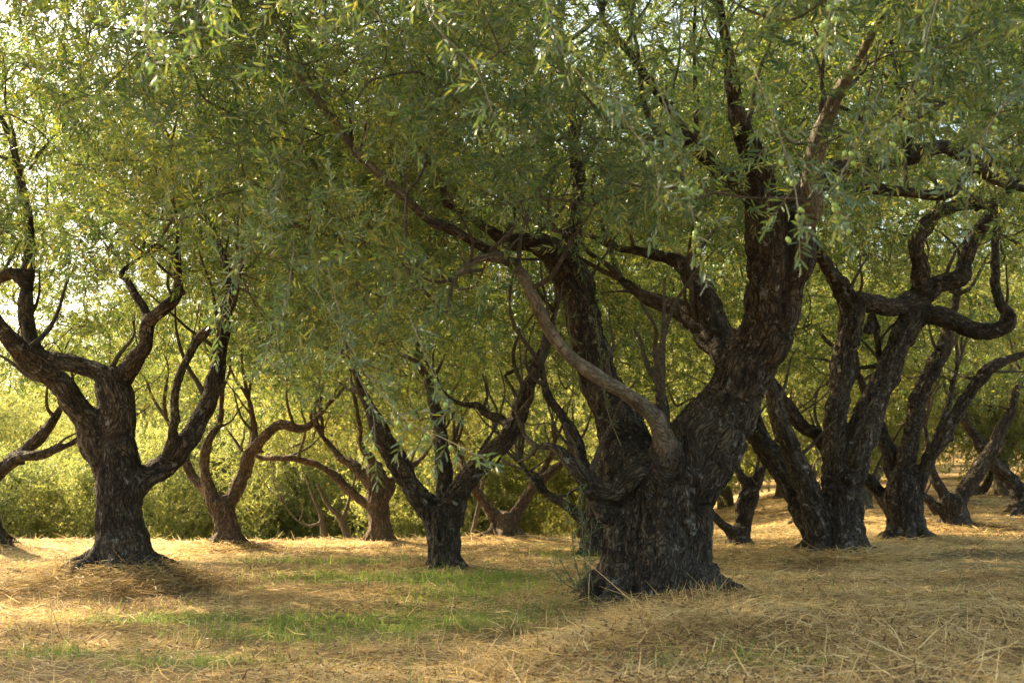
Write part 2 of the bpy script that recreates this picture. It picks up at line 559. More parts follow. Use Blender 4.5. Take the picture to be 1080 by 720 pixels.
def crown_mesh(name, T, tips, centre, per, r, spread=.22, droop=.05, scale=(.8, 1.3), tint_amp=.42, leafmat=None, off_y=0, O=None):
    """tips (n,3): leafy ends of the branches; PER shoots round each"""
    n = len(tips) * per
    P = np.repeat(tips, per, axis=0) + r.normal(0, spread, (n, 3)) * np.array([1, 1, .8])
    if O is not None:
        W1 = P + O; W2 = W1 + (P - centre) * 0
        keep = np.ones(n, bool)
        x1, y1, w1 = pix(W1)
        hard = np.zeros(n, bool)
        for a, b, wd, dp, pl_ in SIGHT:
            m = (np.abs(x1 - a) < wd * .5 + 17) & (np.abs(y1 - b) < wd * .5 + 17) & (w1 < dp + .1)
            keep[m] = False
            if pl_: hard[m] = True
        spare = r.random(n) < np.interp(y1, [0, 150, 300], [.85, .6, .15])
        spare &= ~hard | (r.random(n) < np.interp(y1, [60, 200], [.5, .2]))
        P = P[keep | spare]; n = len(P)
    out = P - centre
    out /= np.linalg.norm(out, axis=1)[:, None] + 1e-9
    D = out * .5 + r.normal(0, .7, (n, 3)); D[:, 2] += r.normal(.05, .35, n) - droop
    ti = tint_amp * vnoise(P * 1.1 + 31.7) + r.normal(0, .08, n)
    P2 = P - D / (np.linalg.norm(D, axis=1)[:, None]) * .12
    sc = r.uniform(*scale, n)
    if T is None:                      # fine folded leaves on the near boughs, plain ones behind
        A, B = P[:, 1] + off_y < 8.5, P[:, 1] + off_y >= 8.5
        bits = [place_shoots(TT, P2[k], D[k], sc[k], ti[k], r) for TT, k in ((T_NEAR, A), (T_MID, B)) if k.any()]
        v = np.vstack([b[0] for b in bits])
        q = bits[0][1] if len(bits) == 1 else np.vstack([bits[0][1], bits[1][1] + len(bits[0][0])])
        t = np.concatenate([b[2] for b in bits]); m = np.concatenate([b[3] for b in bits])
    else:
        v, q, t, m = place_shoots(T, P2, D, sc, ti, r)
    return mesh_from(name, v, q, [leafmat or LEAF, TWIG], m, {"tint": ('FACE', t)})

def sample_crown(fn, n, lo, hi, r, mind=.0):
    """random points with probability fn(P) in the box lo..hi"""
    out = []
    lo, hi = np.array(lo), np.array(hi)
    tries = 0
    while sum(len(o) for o in out) < n and tries < 400:
        P = r.uniform(lo, hi, (4000, 3))
        out.append(P[r.random(4000) < fn(P)]); tries += 1
    P = np.vstack(out)
    return P[:n]

# ------------------------------------------------------------------ tree builder
def depth_of(px, py):
    """depth at which the pixel's ray meets the terrain"""
    d = ray(px, py); o = Vector((0, 0, CAMZ))
    t = 3.0
    while t < 80:
        p = o + d * t
        if p.z <= ground_z(p.x, p.y): return p.y
        t += .05
    return 40.0

def build_tree(spec):
    Y = spec['Y']; sd_ = spec.get('seed', 1); r = np.random.default_rng(sd_)
    bx = at(spec['base'][0], spec['base'][1], Y)
    gz = ground_z(bx.x, Y)
    root = thing('olive_tree', spec['label'], 'tree', spec.get('group'), (bx.x, Y, gz))
    lift = gz - bx.z
    O = np.array([bx.x, Y, gz])
    thick, nodes_x, nodes_r, segs = [], [], [], []
    vox = spec.get('voxel', .03)
    thin_limbs = []
    for k, L in enumerate(spec['limbs']):
        opt = {}
        if isinstance(L, dict): opt = L; L = L['p']
        P = limb_points(None, L, Y)
        P[:, 2] += lift * sstep(1.6, 0, P[:, 2] - gz)       # the foot sits on the real ground
        if opt.get('root'):
            P = np.vstack([[P[0, 0], P[0, 1], gz - .35, P[0, 3] * 1.12], P])
        P = wobble(catmull(P, max(.08, vox * 3)), (.16 if P[:, 3].max() > .17 else .4 if P[:, 3].max() > .1 else .8) if not opt.get('root') else .15, sd_ * 13 + k)
        sides = 16 if P[:, 3].max() > .08 else 10
        thick.append(tube(P, sides))
        segs += limb_segs(P, k)
        if not opt.get('root') and Y < 26:
            n_ = len(P); T_ = P[-1, :3] - P[max(0, n_ - 4), :3]; T_ /= np.linalg.norm(T_) + 1e-9
            twig_specs = [(n_ - 1, T_ + r.normal(0, .45, 3) + np.array([0, 0, .35]), min(P[-1, 3] * r.uniform(.65, .9), .035), r.uniform(.8, 1.5)) for _ in range(3 if P[-1, 3] < .09 else 0)]
            for _ in range(int(1 + n_ * (.08 if Y < 13 else .035))):
                i_ = int(n_ * r.uniform(.35, .95)); dv = r.normal(0, 1, 3); dv[2] = abs(dv[2]) * .9 + .4
                twig_specs.append((i_, dv, min(P[i_, 3] * r.uniform(.25, .5), .03), r.uniform(.5, 1.3)))
            for i_, dv, r_0, ln_ in twig_specs:
                dv = dv / np.linalg.norm(dv); r_0 = max(r_0, .007)
                pts = [P[i_, :3].copy()]; d_ = dv.copy()
                for q_ in range(5):
                    d_ = d_ + r.normal(0, .22, 3) + np.array([0, 0, .12]); d_[2] = max(d_[2], -.15); d_ /= np.linalg.norm(d_)
                    pts.append(pts[-1] + d_ * ln_ / 5)
                B_ = np.column_stack([np.array(pts), r_0 * np.array([1.15, .9, .75, .6, .45, .3])])
                B_ = catmull(B_, .06)
                thin_limbs.append(tube(B_, 7)); nodes_x.append(B_[2::2, :3]); nodes_r.append(B_[2::2, 3])
            for _ in range(int(n_ * .07)):                                # sawn stubs and knots
                i_ = int(n_ * r.uniform(.1, .9)); dv = r.normal(0, 1, 3); dv /= np.linalg.norm(dv); R_ = P[i_, 3]
                if R_ < .035 or R_ > .2: continue
                if r.random() < .5:
                    e_ = P[i_, :3] + dv * R_ * r.uniform(1.4, 2.1)
                    thick.append(tube(np.array([[*P[i_, :3], R_ * .6], [*((P[i_, :3] + e_) / 2), R_ * .48], [*e_, R_ * .38]]), 8))
                else:
                    thick.append(blob(P[i_, :3] + dv * R_ * .62, R_ * r.uniform(.45, .65)))
        sel = np.arange(0, len(P), 2)
        nodes_x.append(P[sel, :3]); nodes_r.append(P[sel, 3])
    # roots spreading over the soil
    br = spec['limbs'][0]['p'][0][2] * .5 * Y / F
    for k in range(spec.get('roots', 6)):
        a = r.uniform(0, 6.28) if k else 0.2
        a = 6.28 * k / spec.get('roots', 6) + r.normal(0, .3)
        d = np.array([math.cos(a), math.sin(a)])
        ln = br * r.uniform(1.2, 1.7)
        P = np.array([[*(O[:2] + d * br * .5), gz + br * r.uniform(.5, .9), br * .24],
                      [*(O[:2] + d * br * .88), gz + br * .18, br * .24],
                      [*(O[:2] + d * ln), gz - br * .10, br * .15],
                      [*(O[:2] + d * (ln + br * .5)), gz - br * .4, br * .08]])
        P = catmull(P, .06)
        thick.append(tube(P, 10))
        segs += limb_segs(P, 40 + k)
    # burls
    for k in range(spec.get('burls', 5)):
        i = r.integers(0, len(nodes_x[0])); c = nodes_x[0][i]; rr = nodes_r[0][i]
        if c[2] < gz: continue
        a = r.uniform(0, 6.28)
        thick.append(blob((c[0] + math.cos(a) * rr * .8, c[1] + math.sin(a) * rr * .8, c[2]), rr * r.uniform(.16, .28), (1, 1, 1.5)))
    V, E, faces = remeshed('t', thick, vox)
    V = smooth_v(V, E, 2)
    bk, rr, lids, arcs = bark_coords(V, segs, sum(1 for L in spec['limbs'] if isinstance(L, dict) and L.get('root')))
    bk = smooth_v(bk, E, 10)
    pale = np.array([k for k, L in enumerate(spec['limbs']) if isinstance(L, dict) and L.get('pale')] + [-5])
    pv = np.isin(lids, pale) * sstep(.75, 1.35, arcs + .3 * fbm(V * 6, 2))
    pv = smooth_v(np.column_stack([pv, pv, pv]), E, 14)[:, 0]
    Nn = normals_of(V, faces)
    rough = spec.get('rough', 1.0)
    f1 = np.abs(fbm(bk * 7.5, 2)); f2 = fbm(bk * 3.0 + 7, 2); f3 = fbm(bk * 17.0 + 3, 3)
    amp = np.clip(rr, .02, .4)
    gl = 0.12 * f2 * amp - .10 * sstep(.2, 0, f1) * np.minimum(amp, .2) + .24 * f3 * np.minimum(amp, .13)
    V = V + Nn * (gl * rough * (1 - .65 * pv))[:, None]
    X = V - O
    # ---- crown
    nx = np.vstack(nodes_x); nr = np.concatenate(nodes_r)
    cr = spec.get('crown')
    parts_thin = [(v - O, q, t) for v, q, t in thin_limbs]
    if cr is not None:
        tips = sample_crown(cr['fn'], cr['n'], cr['lo'], cr['hi'], r)
        ok = (nx[:, 2] > gz + spec.get('grow_from', 1.5)) & (nr < .07)
        gx = nx[ok] if ok.sum() > 3 else nx[-6:]
        polys = grow(gx, None, tips, r, tipr=cr.get('tipr', .004))
        for P in polys:
            if P[:, 3].max() < cr.get('minr', .0): continue
            P2 = catmull(P, .12)
            v, q, t = tube(P2, 6 if P2[:, 3].max() > .02 else 4, True)
            parts_thin.append((v - O, q, t))
    allf = [f for f in faces]
    if parts_thin:
        v2, q2, t2 = join_parts(parts_thin)
        o = len(X)
        Xa = np.vstack([X, v2]); fq = allf + [q2 + o, t2 + o]
        bka = np.vstack([bk, (v2 + O) * 2.0])
    else:
        Xa, fq, bka = X, allf, bk
    nf = sum(len(f) for f in allf)
    # smoother, lighter bark on the thin limbs
    mi = np.zeros(sum(len(f) for f in fq), int)
    k0 = 0
    for f in allf:
        k0 += len(f)
    pa = np.full(len(Xa), .55); pa[:len(pv)] = pv
    me = mesh_from('trunk', Xa, fq, [spec.get('bark', BARK), spec.get('bark2', BARK_SMOOTH)], mi, {"bk": ('POINT', bka), "pale": ('POINT', pa)}, smooth=True)
    link('trunk', me, root)
    if cr is not None:
        cm = crown_mesh('crown', cr['T'], tips - O, np.array(cr['c']) - O, cr['per'], r, cr.get('spread', .22),
                        cr.get('droop', .05), cr.get('scale', (.8, 1.3)), leafmat=cr.get('mat', LEAF), off_y=Y, O=O)
        link('crown', cm, root)
    return root

def ell(c, rad, inner=.35, low=None, gap=None):
    """density of an ellipsoidal crown, thinner inside; LOW(px)->lowest pixel row it hangs to"""
    c, rad = np.array(c, float), np.array(rad, float)
    def fn(P):
        d = np.sqrt((((P - c) / rad) ** 2).sum(1))
        p = (d < 1) * np.where(d < inner, .25, 1.0)
        # clumpy: knots of foliage with gaps between
        p = p * sstep(-.32, .28, fbm(P * 1.05 + c[0], 2))
        if low is not None:
            px, py, w = pix(P)
            p = p * (py < np.interp(px, low[0], low[1]))
        if gap is not None: p = p * gap(P)
        return p
    return fn

# ------------------------------------------------------------------ the ground
for px_, py_, h_, r_ in ((692, 628, .02, 1.3), (125, 600, .27, .85), (240, 576, .08, .8), (400, 571, .08, .7),
                         (470, 597, .05, .6), (530, 566, .10, .8), (885, 580, .07, .9), (957, 570, .05, .8), (1007, 560, .03, .8),
                         (-15, 582, .18, .9)):
    Yd = {692: 10.5, 125: 11.2, 240: 18.2, 400: 19.6, 470: 14.3, 530: 20.6, 885: 15.0, 957: 17.5, 1007: 20.5, -15: 17}[px_]
    MOUNDS.append((at(px_, py_, Yd).x, Yd, h_, r_))

GX = np.concatenate([-np.geomspace(260, 14, 40)[:-1], np.linspace(-14, 16, 241), np.geomspace(16, 260, 40)[1:]])
GY = np.concatenate([-np.geomspace(100, 2, 14)[:-1], np.linspace(-2, 30, 300), np.geomspace(30, 300, 50)[1:]])
gx, gy = np.meshgrid(GX, GY)
gz_ = ground_z(gx, gy)
gv = np.stack([gx, gy, gz_], -1).reshape(-1, 3)
ii = (np.arange(len(GY) - 1)[:, None] * len(GX) + np.arange(len(GX) - 1)[None, :]).ravel()
gf = np.stack([ii, ii + 1, ii + 1 + len(GX), ii + len(GX)], 1)

# grass patches: (px, py, radius x m, radius y m)
GREEN = [(545, 628, 1.0, 1.2), (400, 662, .9, .6), (285, 672, .6, .4), (470, 655, .8, .5), (150, 655, .5, .25), (600, 640, .5, .6),
         (30, 690, .5, .2), (430, 610, 1.4, .9), (820, 700, .22, .16), (700, 702, .15, .12), (330, 655, .5, .3),
         (215, 655, .5, .3), (350, 592, 1.2, .4), (640, 585, .9, .9), (230, 700, .5, .2)]
GP = []
for a, b, c, d in GREEN:
    Yg = depth_of(a, b); q_ = at(a, b, Yg); GP.append((q_.x, Yg, c, d))
def green_amount(x, y):
    g = np.zeros_like(x)
    for a, b, c, d in GP: g = np.maximum(g, np.exp(-((x - a) / c) ** 2 - ((y - b) / d) ** 2))
    return np.clip(g * (1.1 + .8 * fbm(np.stack([x * 2.2, y * 2.2, x * 0 + 2], 1), 3)), 0, 1)

def ground_material():
    m, nt, N, L, b = nodes("dry_grass_ground")
    tc = N.new("ShaderNodeTexCoord").outputs["Object"]
    n1 = noise_node(nt, tc, .8, 6, .62)
    n2 = noise_node(nt, tc, 14, 6, .7)
    mp = N.new("ShaderNodeMapping"); mp.inputs["Scale"].default_value = (1, .45, 1); mp.inputs["Rotation"].default_value = (0, 0, .5)
    L.new(tc, mp.inputs[0])
    n3 = noise_node(nt, mp.outputs[0], 60, 4, .7, 1.5)
    c = ramp(nt, n1, [(.34, (.13, .08, .04)), (.5, (.30, .20, .09)), (.66, (.52, .38, .17))])
    c = mixc(nt, 1.0, c, ramp(nt, n2, [(.3, (.55, .52, .5)), (.7, (1.25, 1.22, 1.15))]), 'MULTIPLY')
    c = mixc(nt, ramp(nt, n3, [(.50, (0, 0, 0)), (.62, (.8, .8, .8))]), c, (.48, .37, .19))
    a = N.new("ShaderNodeAttribute"); a.attribute_name = "green"
    gm = N.new("ShaderNodeMath"); gm.operation = 'MULTIPLY'; gm.inputs[1].default_value = .85
    L.new(a.outputs["Fac"], gm.inputs[0])
    c = mixc(nt, gm.outputs[0], c, mixc(nt, n2, (.05, .09, .02), (.14, .19, .05)))
    L.new(c, b.inputs["Base Color"]); b.inputs["Roughness"].default_value = .95; b.inputs["Specular IOR Level"].default_value = .1
    bp = N.new("ShaderNodeBump"); bp.inputs["Strength"].default_value = .8; bp.inputs["Distance"].default_value = .04
    s = N.new("ShaderNodeMath"); s.operation = 'ADD'; L.new(n2, s.inputs[0]); L.new(n3, s.inputs[1])
    L.new(s.outputs[0], bp.inputs["Height"]); L.new(bp.outputs[0], b.inputs["Normal"])
    return m
gm_ = mesh_from('ground', gv, gf, [ground_material()], None, {"green": ('POINT', green_amount(gv[:, 0], gv[:, 1]))}, smooth=True)
link('ground', gm_, None, kind='structure')

# ------------------------------------------------------------------ blades: straw, hay and green grass
def blades(x, y, z, az, pitch_, L, w, bend, r, z_lift=0.0):
    """curved two-segment ribbons, one per entry"""
    n = len(x)
    h = np.stack([np.cos(az), np.sin(az), np.zeros(n)], 1); up = np.array([0, 0, 1.0])
    d = h * np.cos(pitch_)[:, None] + up * np.sin(pitch_)[:, None]
    p2 = pitch_ - bend
    d2 = h * np.cos(p2)[:, None] + up * np.sin(p2)[:, None]
    ta = az + r.normal(0, .35, n)
    roll = r.uniform(-.8, .8, n)
    s = np.stack([-np.sin(ta) * np.cos(roll), np.cos(ta) * np.cos(roll), np.sin(roll)], 1) * (w / 2)[:, None]
    p0 = np.stack([x, y, z + z_lift], 1); p1 = p0 + d * (L * .5)[:, None]; p_2 = p1 + d2 * (L * .5)[:, None]
    V = np.stack([p0 - s, p0 + s, p1 + s * .85, p1 - s * .85, p_2 + s * .3, p_2 - s * .3], 1).reshape(-1, 3)
    o = np.arange(n)[:, None] * 6
    Q = np.concatenate([o + np.array([[0, 1, 2, 3]]), o + np.array([[3, 2, 4, 5]])], 1).reshape(-1, 4)
    return V, Q

def view_points(n, r, y0, y1, power=1.0, margin=60):
    """points of the ground, denser near the camera position"""
    u = r.random(n)
    y = y0 * (y1 / y0) ** (u ** power)
    x = (r.uniform(-540 - margin, 540 + margin, n)) / F * y * 1.02
    return x, y

def blade_material(name, stops, trans, tw=.35):
    m, nt, N, L, b = nodes(name)
    at_ = N.new("ShaderNodeAttribute"); at_.attribute_name = "tint"
    L.new(ramp(nt, at_.outputs["Fac"], stops), b.inputs["Base Color"])
    b.inputs["Roughness"].default_value = .6; b.inputs["Specular IOR Level"].default_value = .3
    tr = N.new("ShaderNodeBsdfTranslucent"); L.new(ramp(nt, at_.outputs["Fac"], trans), tr.inputs[0])
    mx = N.new("ShaderNodeMixShader"); mx.inputs[0].default_value = tw
    L.new(b.outputs[0], mx.inputs[1]); L.new(tr.outputs[0], mx.inputs[2]); L.new(mx.outputs[0], N["Material Output"].inputs[0])
    return m
STRAW = blade_material("straw", [(0, (.07, .042, .02)), (.3, (.27, .165, .065)), (.65, (.52, .355, .14)), (1, (.74, .58, .30))],
                       [(0, (.17, .105, .04)), (1, (.80, .60, .27))], .4)
GRASS = blade_material("green_grass_blade", [(0, (.07, .12, .02)), (.6, (.15, .22, .045)), (1, (.32, .31, .09))],
                       [(0, (.16, .30, .03)), (1, (.45, .50, .10))], .5)

# lying straw
r = np.random.default_rng(21)
n = 190000
x, y = view_points(n, r, 4.6, 34, 1.0)
den = .16 + .84 * sstep(-.2, .35, fbm(np.stack([x * .9, y * 1.3, x * 0], 1), 3))
den *= 1 - .85 * green_amount(x, y)
for mx, my, mh, mr in MOUNDS: den = np.maximum(den, .95 * np.exp(-(((x - mx) ** 2 + (y - my) ** 2) / (mr * mr * 1.4))))
k = r.random(n) < den; x, y = x[k], y[k]; n = len(x)
heap = np.zeros(n)
for ci, (mi_, cnt, rad_, lift_) in enumerate([(1, 9000, 1.0, .09), (0, 9000, 1.3, .07), (6, 7000, 1.1, .09), (7, 3500, .9, .07), (2, 2500, .7, .08), (8, 3000, .9, .1)]):
    mx, my = MOUNDS[mi_][:2]
    aa = r.uniform(0, 6.28, cnt); rr_ = rad_ * (.35 + .75 * r.random(cnt) ** .8)
    x = np.concatenate([x, mx + np.cos(aa) * rr_]); y = np.concatenate([y, my + np.sin(aa) * rr_])
    heap = np.concatenate([heap, lift_ * r.random(cnt) * np.exp(-(rr_ / rad_) ** 2)])
n = len(x)
patch = fbm(np.stack([x * .7, y * .7, x * 0 + 9], 1), 2)
az = r.uniform(0, 6.28, n) * np.where(heap > 0, 1, .35) + patch * 5
L_ = r.lognormal(-2.25, .5, n).clip(.03, .42) * np.clip(.8 + y / 40, 1, 1.5); w_ = r.uniform(.0025, .0068, n) * np.clip(y / 8, .8, 3)
V_, Q_ = blades(x, y, ground_z(x, y), az + r.choice([0, math.pi], n), r.normal(.06, .16, n).clip(-.05, .8), L_, w_, r.normal(.1, .25, n), r, .004 + .022 * r.random(n) ** 2 + heap)
tn = np.clip(.62 - .12 * sstep(0, 3, x) * sstep(14, 9, y) + .85 * fbm(np.stack([x * .8, y * 1.1, x * 0 + 3], 1), 3) + r.normal(0, .30, n), 0, 1)
link('dry_straw', mesh_from('straw', V_, Q_, [STRAW], None, {"tint": ('FACE', np.repeat(tn, 2))}), None, kind='stuff',
     label='mown dry straw and hay lying over the whole orchard floor', category='straw')
n = 9000
x, y = view_points(n, r, 4.4, 11, .9)
k = r.random(n) < .15 + .85 * sstep(-.1, .4, fbm(np.stack([x * 1.1, y * 1.1, x * 0 + 60], 1), 3)); x, y = x[k], y[k]; n = len(x)
V_, Q_ = blades(x, y, ground_z(x, y), r.uniform(0, 6.28, n), r.normal(.12, .22, n).clip(-.05, .9), r.lognormal(-1.8, .45, n).clip(.08, .5), r.uniform(.004, .008, n), r.normal(.15, .4, n), r, .012 + .04 * r.random(n) ** 2)
link('coarse_straw', mesh_from('coarse', V_, Q_, [STRAW], None, {"tint": ('FACE', np.repeat(np.clip(r.normal(.72, .25, n), 0, 1), 2))}), None, kind='stuff',
     label='coarse broad straws and bent stems strewn over the finer hay', category='straw')
n = 26000
x, y = view_points(n, r, 4.4, 20, .95)
k = r.random(n) < .1 + .9 * sstep(-.05, .4, fbm(np.stack([x * .9, y * .9, x * 0 + 90], 1), 3)); x, y = x[k], y[k]; n = len(x)
V_, Q_ = blades(x, y, ground_z(x, y), r.uniform(0, 6.28, n), r.normal(.05, .3, n), r.uniform(.03, .07, n), r.uniform(.008, .014, n), r.normal(.3, .6, n), r, .015 + .03 * r.random(n))
link('leaf_litter', mesh_from('litter', V_, Q_, [STRAW], None, {"tint": ('FACE', np.repeat(np.clip(r.normal(.12, .16, n), 0, 1), 2))}), None, kind='stuff',
     label='brown fallen olive leaves scattered through the straw', category='leaf litter')
# standing dry stubble and tufts
n = 60000
x, y = view_points(n, r, 4.4, 26, .9)
den = sstep(.05, .5, fbm(np.stack([x * 1.4, y * 1.4, x * 0 + 40], 1), 3)) + .06
for mx, my, mh, mr in MOUNDS: den = np.maximum(den, .8 * np.exp(-(((x - mx) ** 2 + (y - my) ** 2) / (mr * mr))))
k = r.random(n) < den; x, y = x[k], y[k]; n = len(x)
V_, Q_ = blades(x, y, ground_z(x, y) - .01, r.uniform(0, 6.28, n), r.uniform(.3, 1.5, n), r.lognormal(-2.6, .45, n).clip(.03, .3), r.uniform(.0025, .005, n) * np.clip(y / 8, .8, 2.4), r.uniform(-.1, 1.1, n), r)
link('dry_grass', mesh_from('stubble', V_, Q_, [STRAW], None, {"tint": ('FACE', np.repeat(np.clip(r.normal(.62, .22, n), 0, 1), 2))}), None,
     kind='stuff', label='short pale stubble and dry tufts standing in the straw', category='dry grass')
# green grass
n = 210000
x, y = view_points(n, r, 4.4, 24, .9)
k = r.random(n) < (green_amount(x, y) ** 1.3 * (.25 + .95 * sstep(-.15, .3, fbm(np.stack([x * 4, y * 4, x * 0 + 77], 1), 2))) + .02); x, y = x[k], y[k]; n = len(x)
V_, Q_ = blades(x, y, ground_z(x, y) - .008, r.uniform(0, 6.28, n), r.uniform(.6, 1.55, n), r.lognormal(-2.6, .4, n).clip(.03, .24), r.uniform(.0035, .0065, n) * np.clip(y / 8, .8, 2.2), r.uniform(0, 1.0, n), r)
link('green_grass', mesh_from('grass', V_, Q_, [GRASS], None, {"tint": ('FACE', np.repeat(np.clip(r.normal(.45, .28, n), 0, 1), 2))}), None,
     kind='stuff', label='patches of fresh green grass coming up through the straw', category='grass')

# ------------------------------------------------------------------ the trees of the grove
TREES = []
GROVE = 'old olive trees standing on the straw-covered terrace'
def low(*p): return ([a for a, b in p], [b for a, b in p])

# the great old tree
TREES.append(dict(label='huge thick-trunked black-barked olive with a long curved pale limb, nearest and broadest of the grove',
    group=GROVE, Y=10.5, base=(692, 628), seed=5, voxel=.02, roots=9, burls=3, grow_from=2.2, grow_r=.2, rough=1.25,
    limbs=[
        dict(p=[(694, 632, 134, 0), (694, 602, 118, 0), (694, 570, 104, 0), (696, 530, 106, 0), (702, 490, 104, 0)], root=True),
        dict(p=[(660, 625, 60, -.05), (662, 580, 56, -.1), (668, 540, 60, -.1), (662, 505, 52, 0), (655, 478, 44, .15)], root=True),
        dict(p=[(728, 618, 52, -.1), (722, 570, 54, -.1), (728, 520, 60, -.05), (738, 480, 72, 0)], root=True),
        dict(p=[(695, 625, 60, -.4), (698, 580, 50, -.35), (700, 540, 50, -.25), (705, 505, 50, -.1)], root=True),
        # great leaning limb
        [(712, 520, 90, 0), (738, 475, 82, 0), (766, 435, 70, 0), (789, 390, 60, -.1), (806, 345, 57, -.2), (815, 300, 56, -.3), (812, 255, 50, -.4), (806, 215, 42, -.5), (800, 180, 30, -.6), (780, 130, 22, -.9), (770, 70, 15, -1.2), (760, 10, 10, -1.5)],
        dict(pale=True, p=[(818, 345, 40, -.25), (838, 305, 36, -.4), (848, 265, 31, -.5), (852, 225, 28, -.6), (856, 180, 25, -.8), (868, 130, 20, -1.0), (888, 90, 16, -1.3), (910, 55, 11, -1.6), (930, 20, 8, -1.9)]),
        # twin dark limbs joining from the left
        [(795, 412, 28, .2), (768, 372, 34, .35), (752, 335, 28, .5), (738, 300, 26, .6), (715, 275, 18, .8), (680, 268, 12, 1.0), (650, 262, 8, 1.2)],
        [(778, 408, 26, .3), (760, 375, 27, .5), (735, 345, 27, .7), (712, 325, 22, .9), (680, 312, 14, 1.1), (655, 295, 9, 1.3)],
        # second big stem, up to the left
        [(680, 505, 60, .1), (665, 478, 56, .4), (648, 445, 50, .5), (632, 400, 42, .6), (618, 350, 38, .7), (605, 300, 40, .8), (585, 268, 30, .8), (560, 256, 24, .8), (535, 255, 17, .7), (505, 235, 12, .4), (470, 215, 8, .1)],
        [(603, 300, 26, .8), (600, 250, 20, 1.0), (610, 190, 16, 1.3), (600, 120, 11, 1.5), (590, 50, 7, 1.8)],
        # the long curved pale limb
        dict(pale=True, p=[(714, 575, 44.0, -.05), (711, 535, 44.0, -.18), (707, 500, 40.0, -.27), (702, 470, 26.9, -.40), (692, 442, 20.2, -.58), (665, 418, 16.8, -.8), (630, 397, 16.8, -.95), (600, 375, 16.0, -1.05), (580, 350, 15.1, -1.1), (565, 320, 14.3, -1.2), (552, 292, 13.4, -1.25), (535, 275, 12.6, -1.3), (510, 272, 10.9, -1.4), (490, 282, 7.6, -1.45), (478, 296, 5.0, -1.5)]),
        dict(pale=True, p=[(540, 278, 13, -1.3), (505, 258, 12, -1.3), (460, 235, 12, -1.4), (415, 200, 11, -1.5), (380, 165, 10.5, -1.6), (350, 125, 9.5, -1.8), (320, 85, 8, -2.0), (300, 45, 6, -2.2), (280, 0, 4, -2.4)]),
        dict(pale=True, p=[(370, 155, 7, -1.6), (368, 120, 5, -1.7), (350, 70, 4, -1.9), (345, 30, 3, -2)]),
        # sawn stub
        [(700, 445, 15, -.5), (698, 425, 14, -.5), (697, 412, 11, -.5)],
        # low left branches
        [(700, 500, 20, -.2), (672, 500, 20, -.33), (645, 517, 22, -.3), (624, 514, 21, -.3), (605, 492, 17, -.4), (590, 475, 14, -.3), (575, 470, 9, -.2), (567, 471, 5, -.1)],
        [(640, 545, 28, -.2), (628, 518, 24, -.25), (612, 485, 18, -.1), (600, 455, 15, 0), (590, 435, 12, .1), (578, 418, 10, .2), (570, 385, 7, .3)],
        # upper branches
        [(806, 215, 26, -.45), (780, 197, 20, -.6), (757, 180, 17, -.8), (735, 160, 14, -.9), (702, 152, 9, -1.0)],
        [(757, 180, 14, -.8), (730, 145, 12, -1.0), (700, 105, 11, -1.2), (670, 65, 10, -1.4), (648, 38, 9, -1.6), (636, 20, 6, -1.7)],
        [(830, 235, 34, -.3), (860, 195, 28, .2), (900, 178, 24, .6), (945, 168, 20, .9), (985, 156, 17, 1.2), (1020, 165, 15, 1.4), (1050, 190, 12, 1.5), (1085, 200, 9, 1.6)],
        [(870, 192, 18, .3), (915, 196, 14, .3), (955, 203, 12, .3), (1000, 205, 12, .3), (1018, 185, 10, .3), (1045, 173, 8, .3), (1090, 176, 6, .3)],
        [(958, 165, 15, .9), (955, 130, 13, .9), (950, 90, 11, .8), (940, 50, 9, .8), (935, 0, 7, .8)],
        [(735, 150, 8, -.9), (732, 60, 6, -1), (733, 0, 5, -1.2)],
    ],
    crown=dict(T=None, n=2200, per=12, c=(1.6, 9.6, 5.2), lo=(-4.2, 3.9, 1.6), hi=(7, 14.5, 9.3), tipr=.0036,
        fn=ell((1.4, 9.3, 5.0), (5.2, 5.2, 4.0), .3,
            low((100, 330), (250, 385), (330, 430), (430, 420), (480, 330), (520, 255), (640, 255), (700, 255), (790, 215), (840, 235), (900, 225), (960, 150), (1080, 175)))),
))

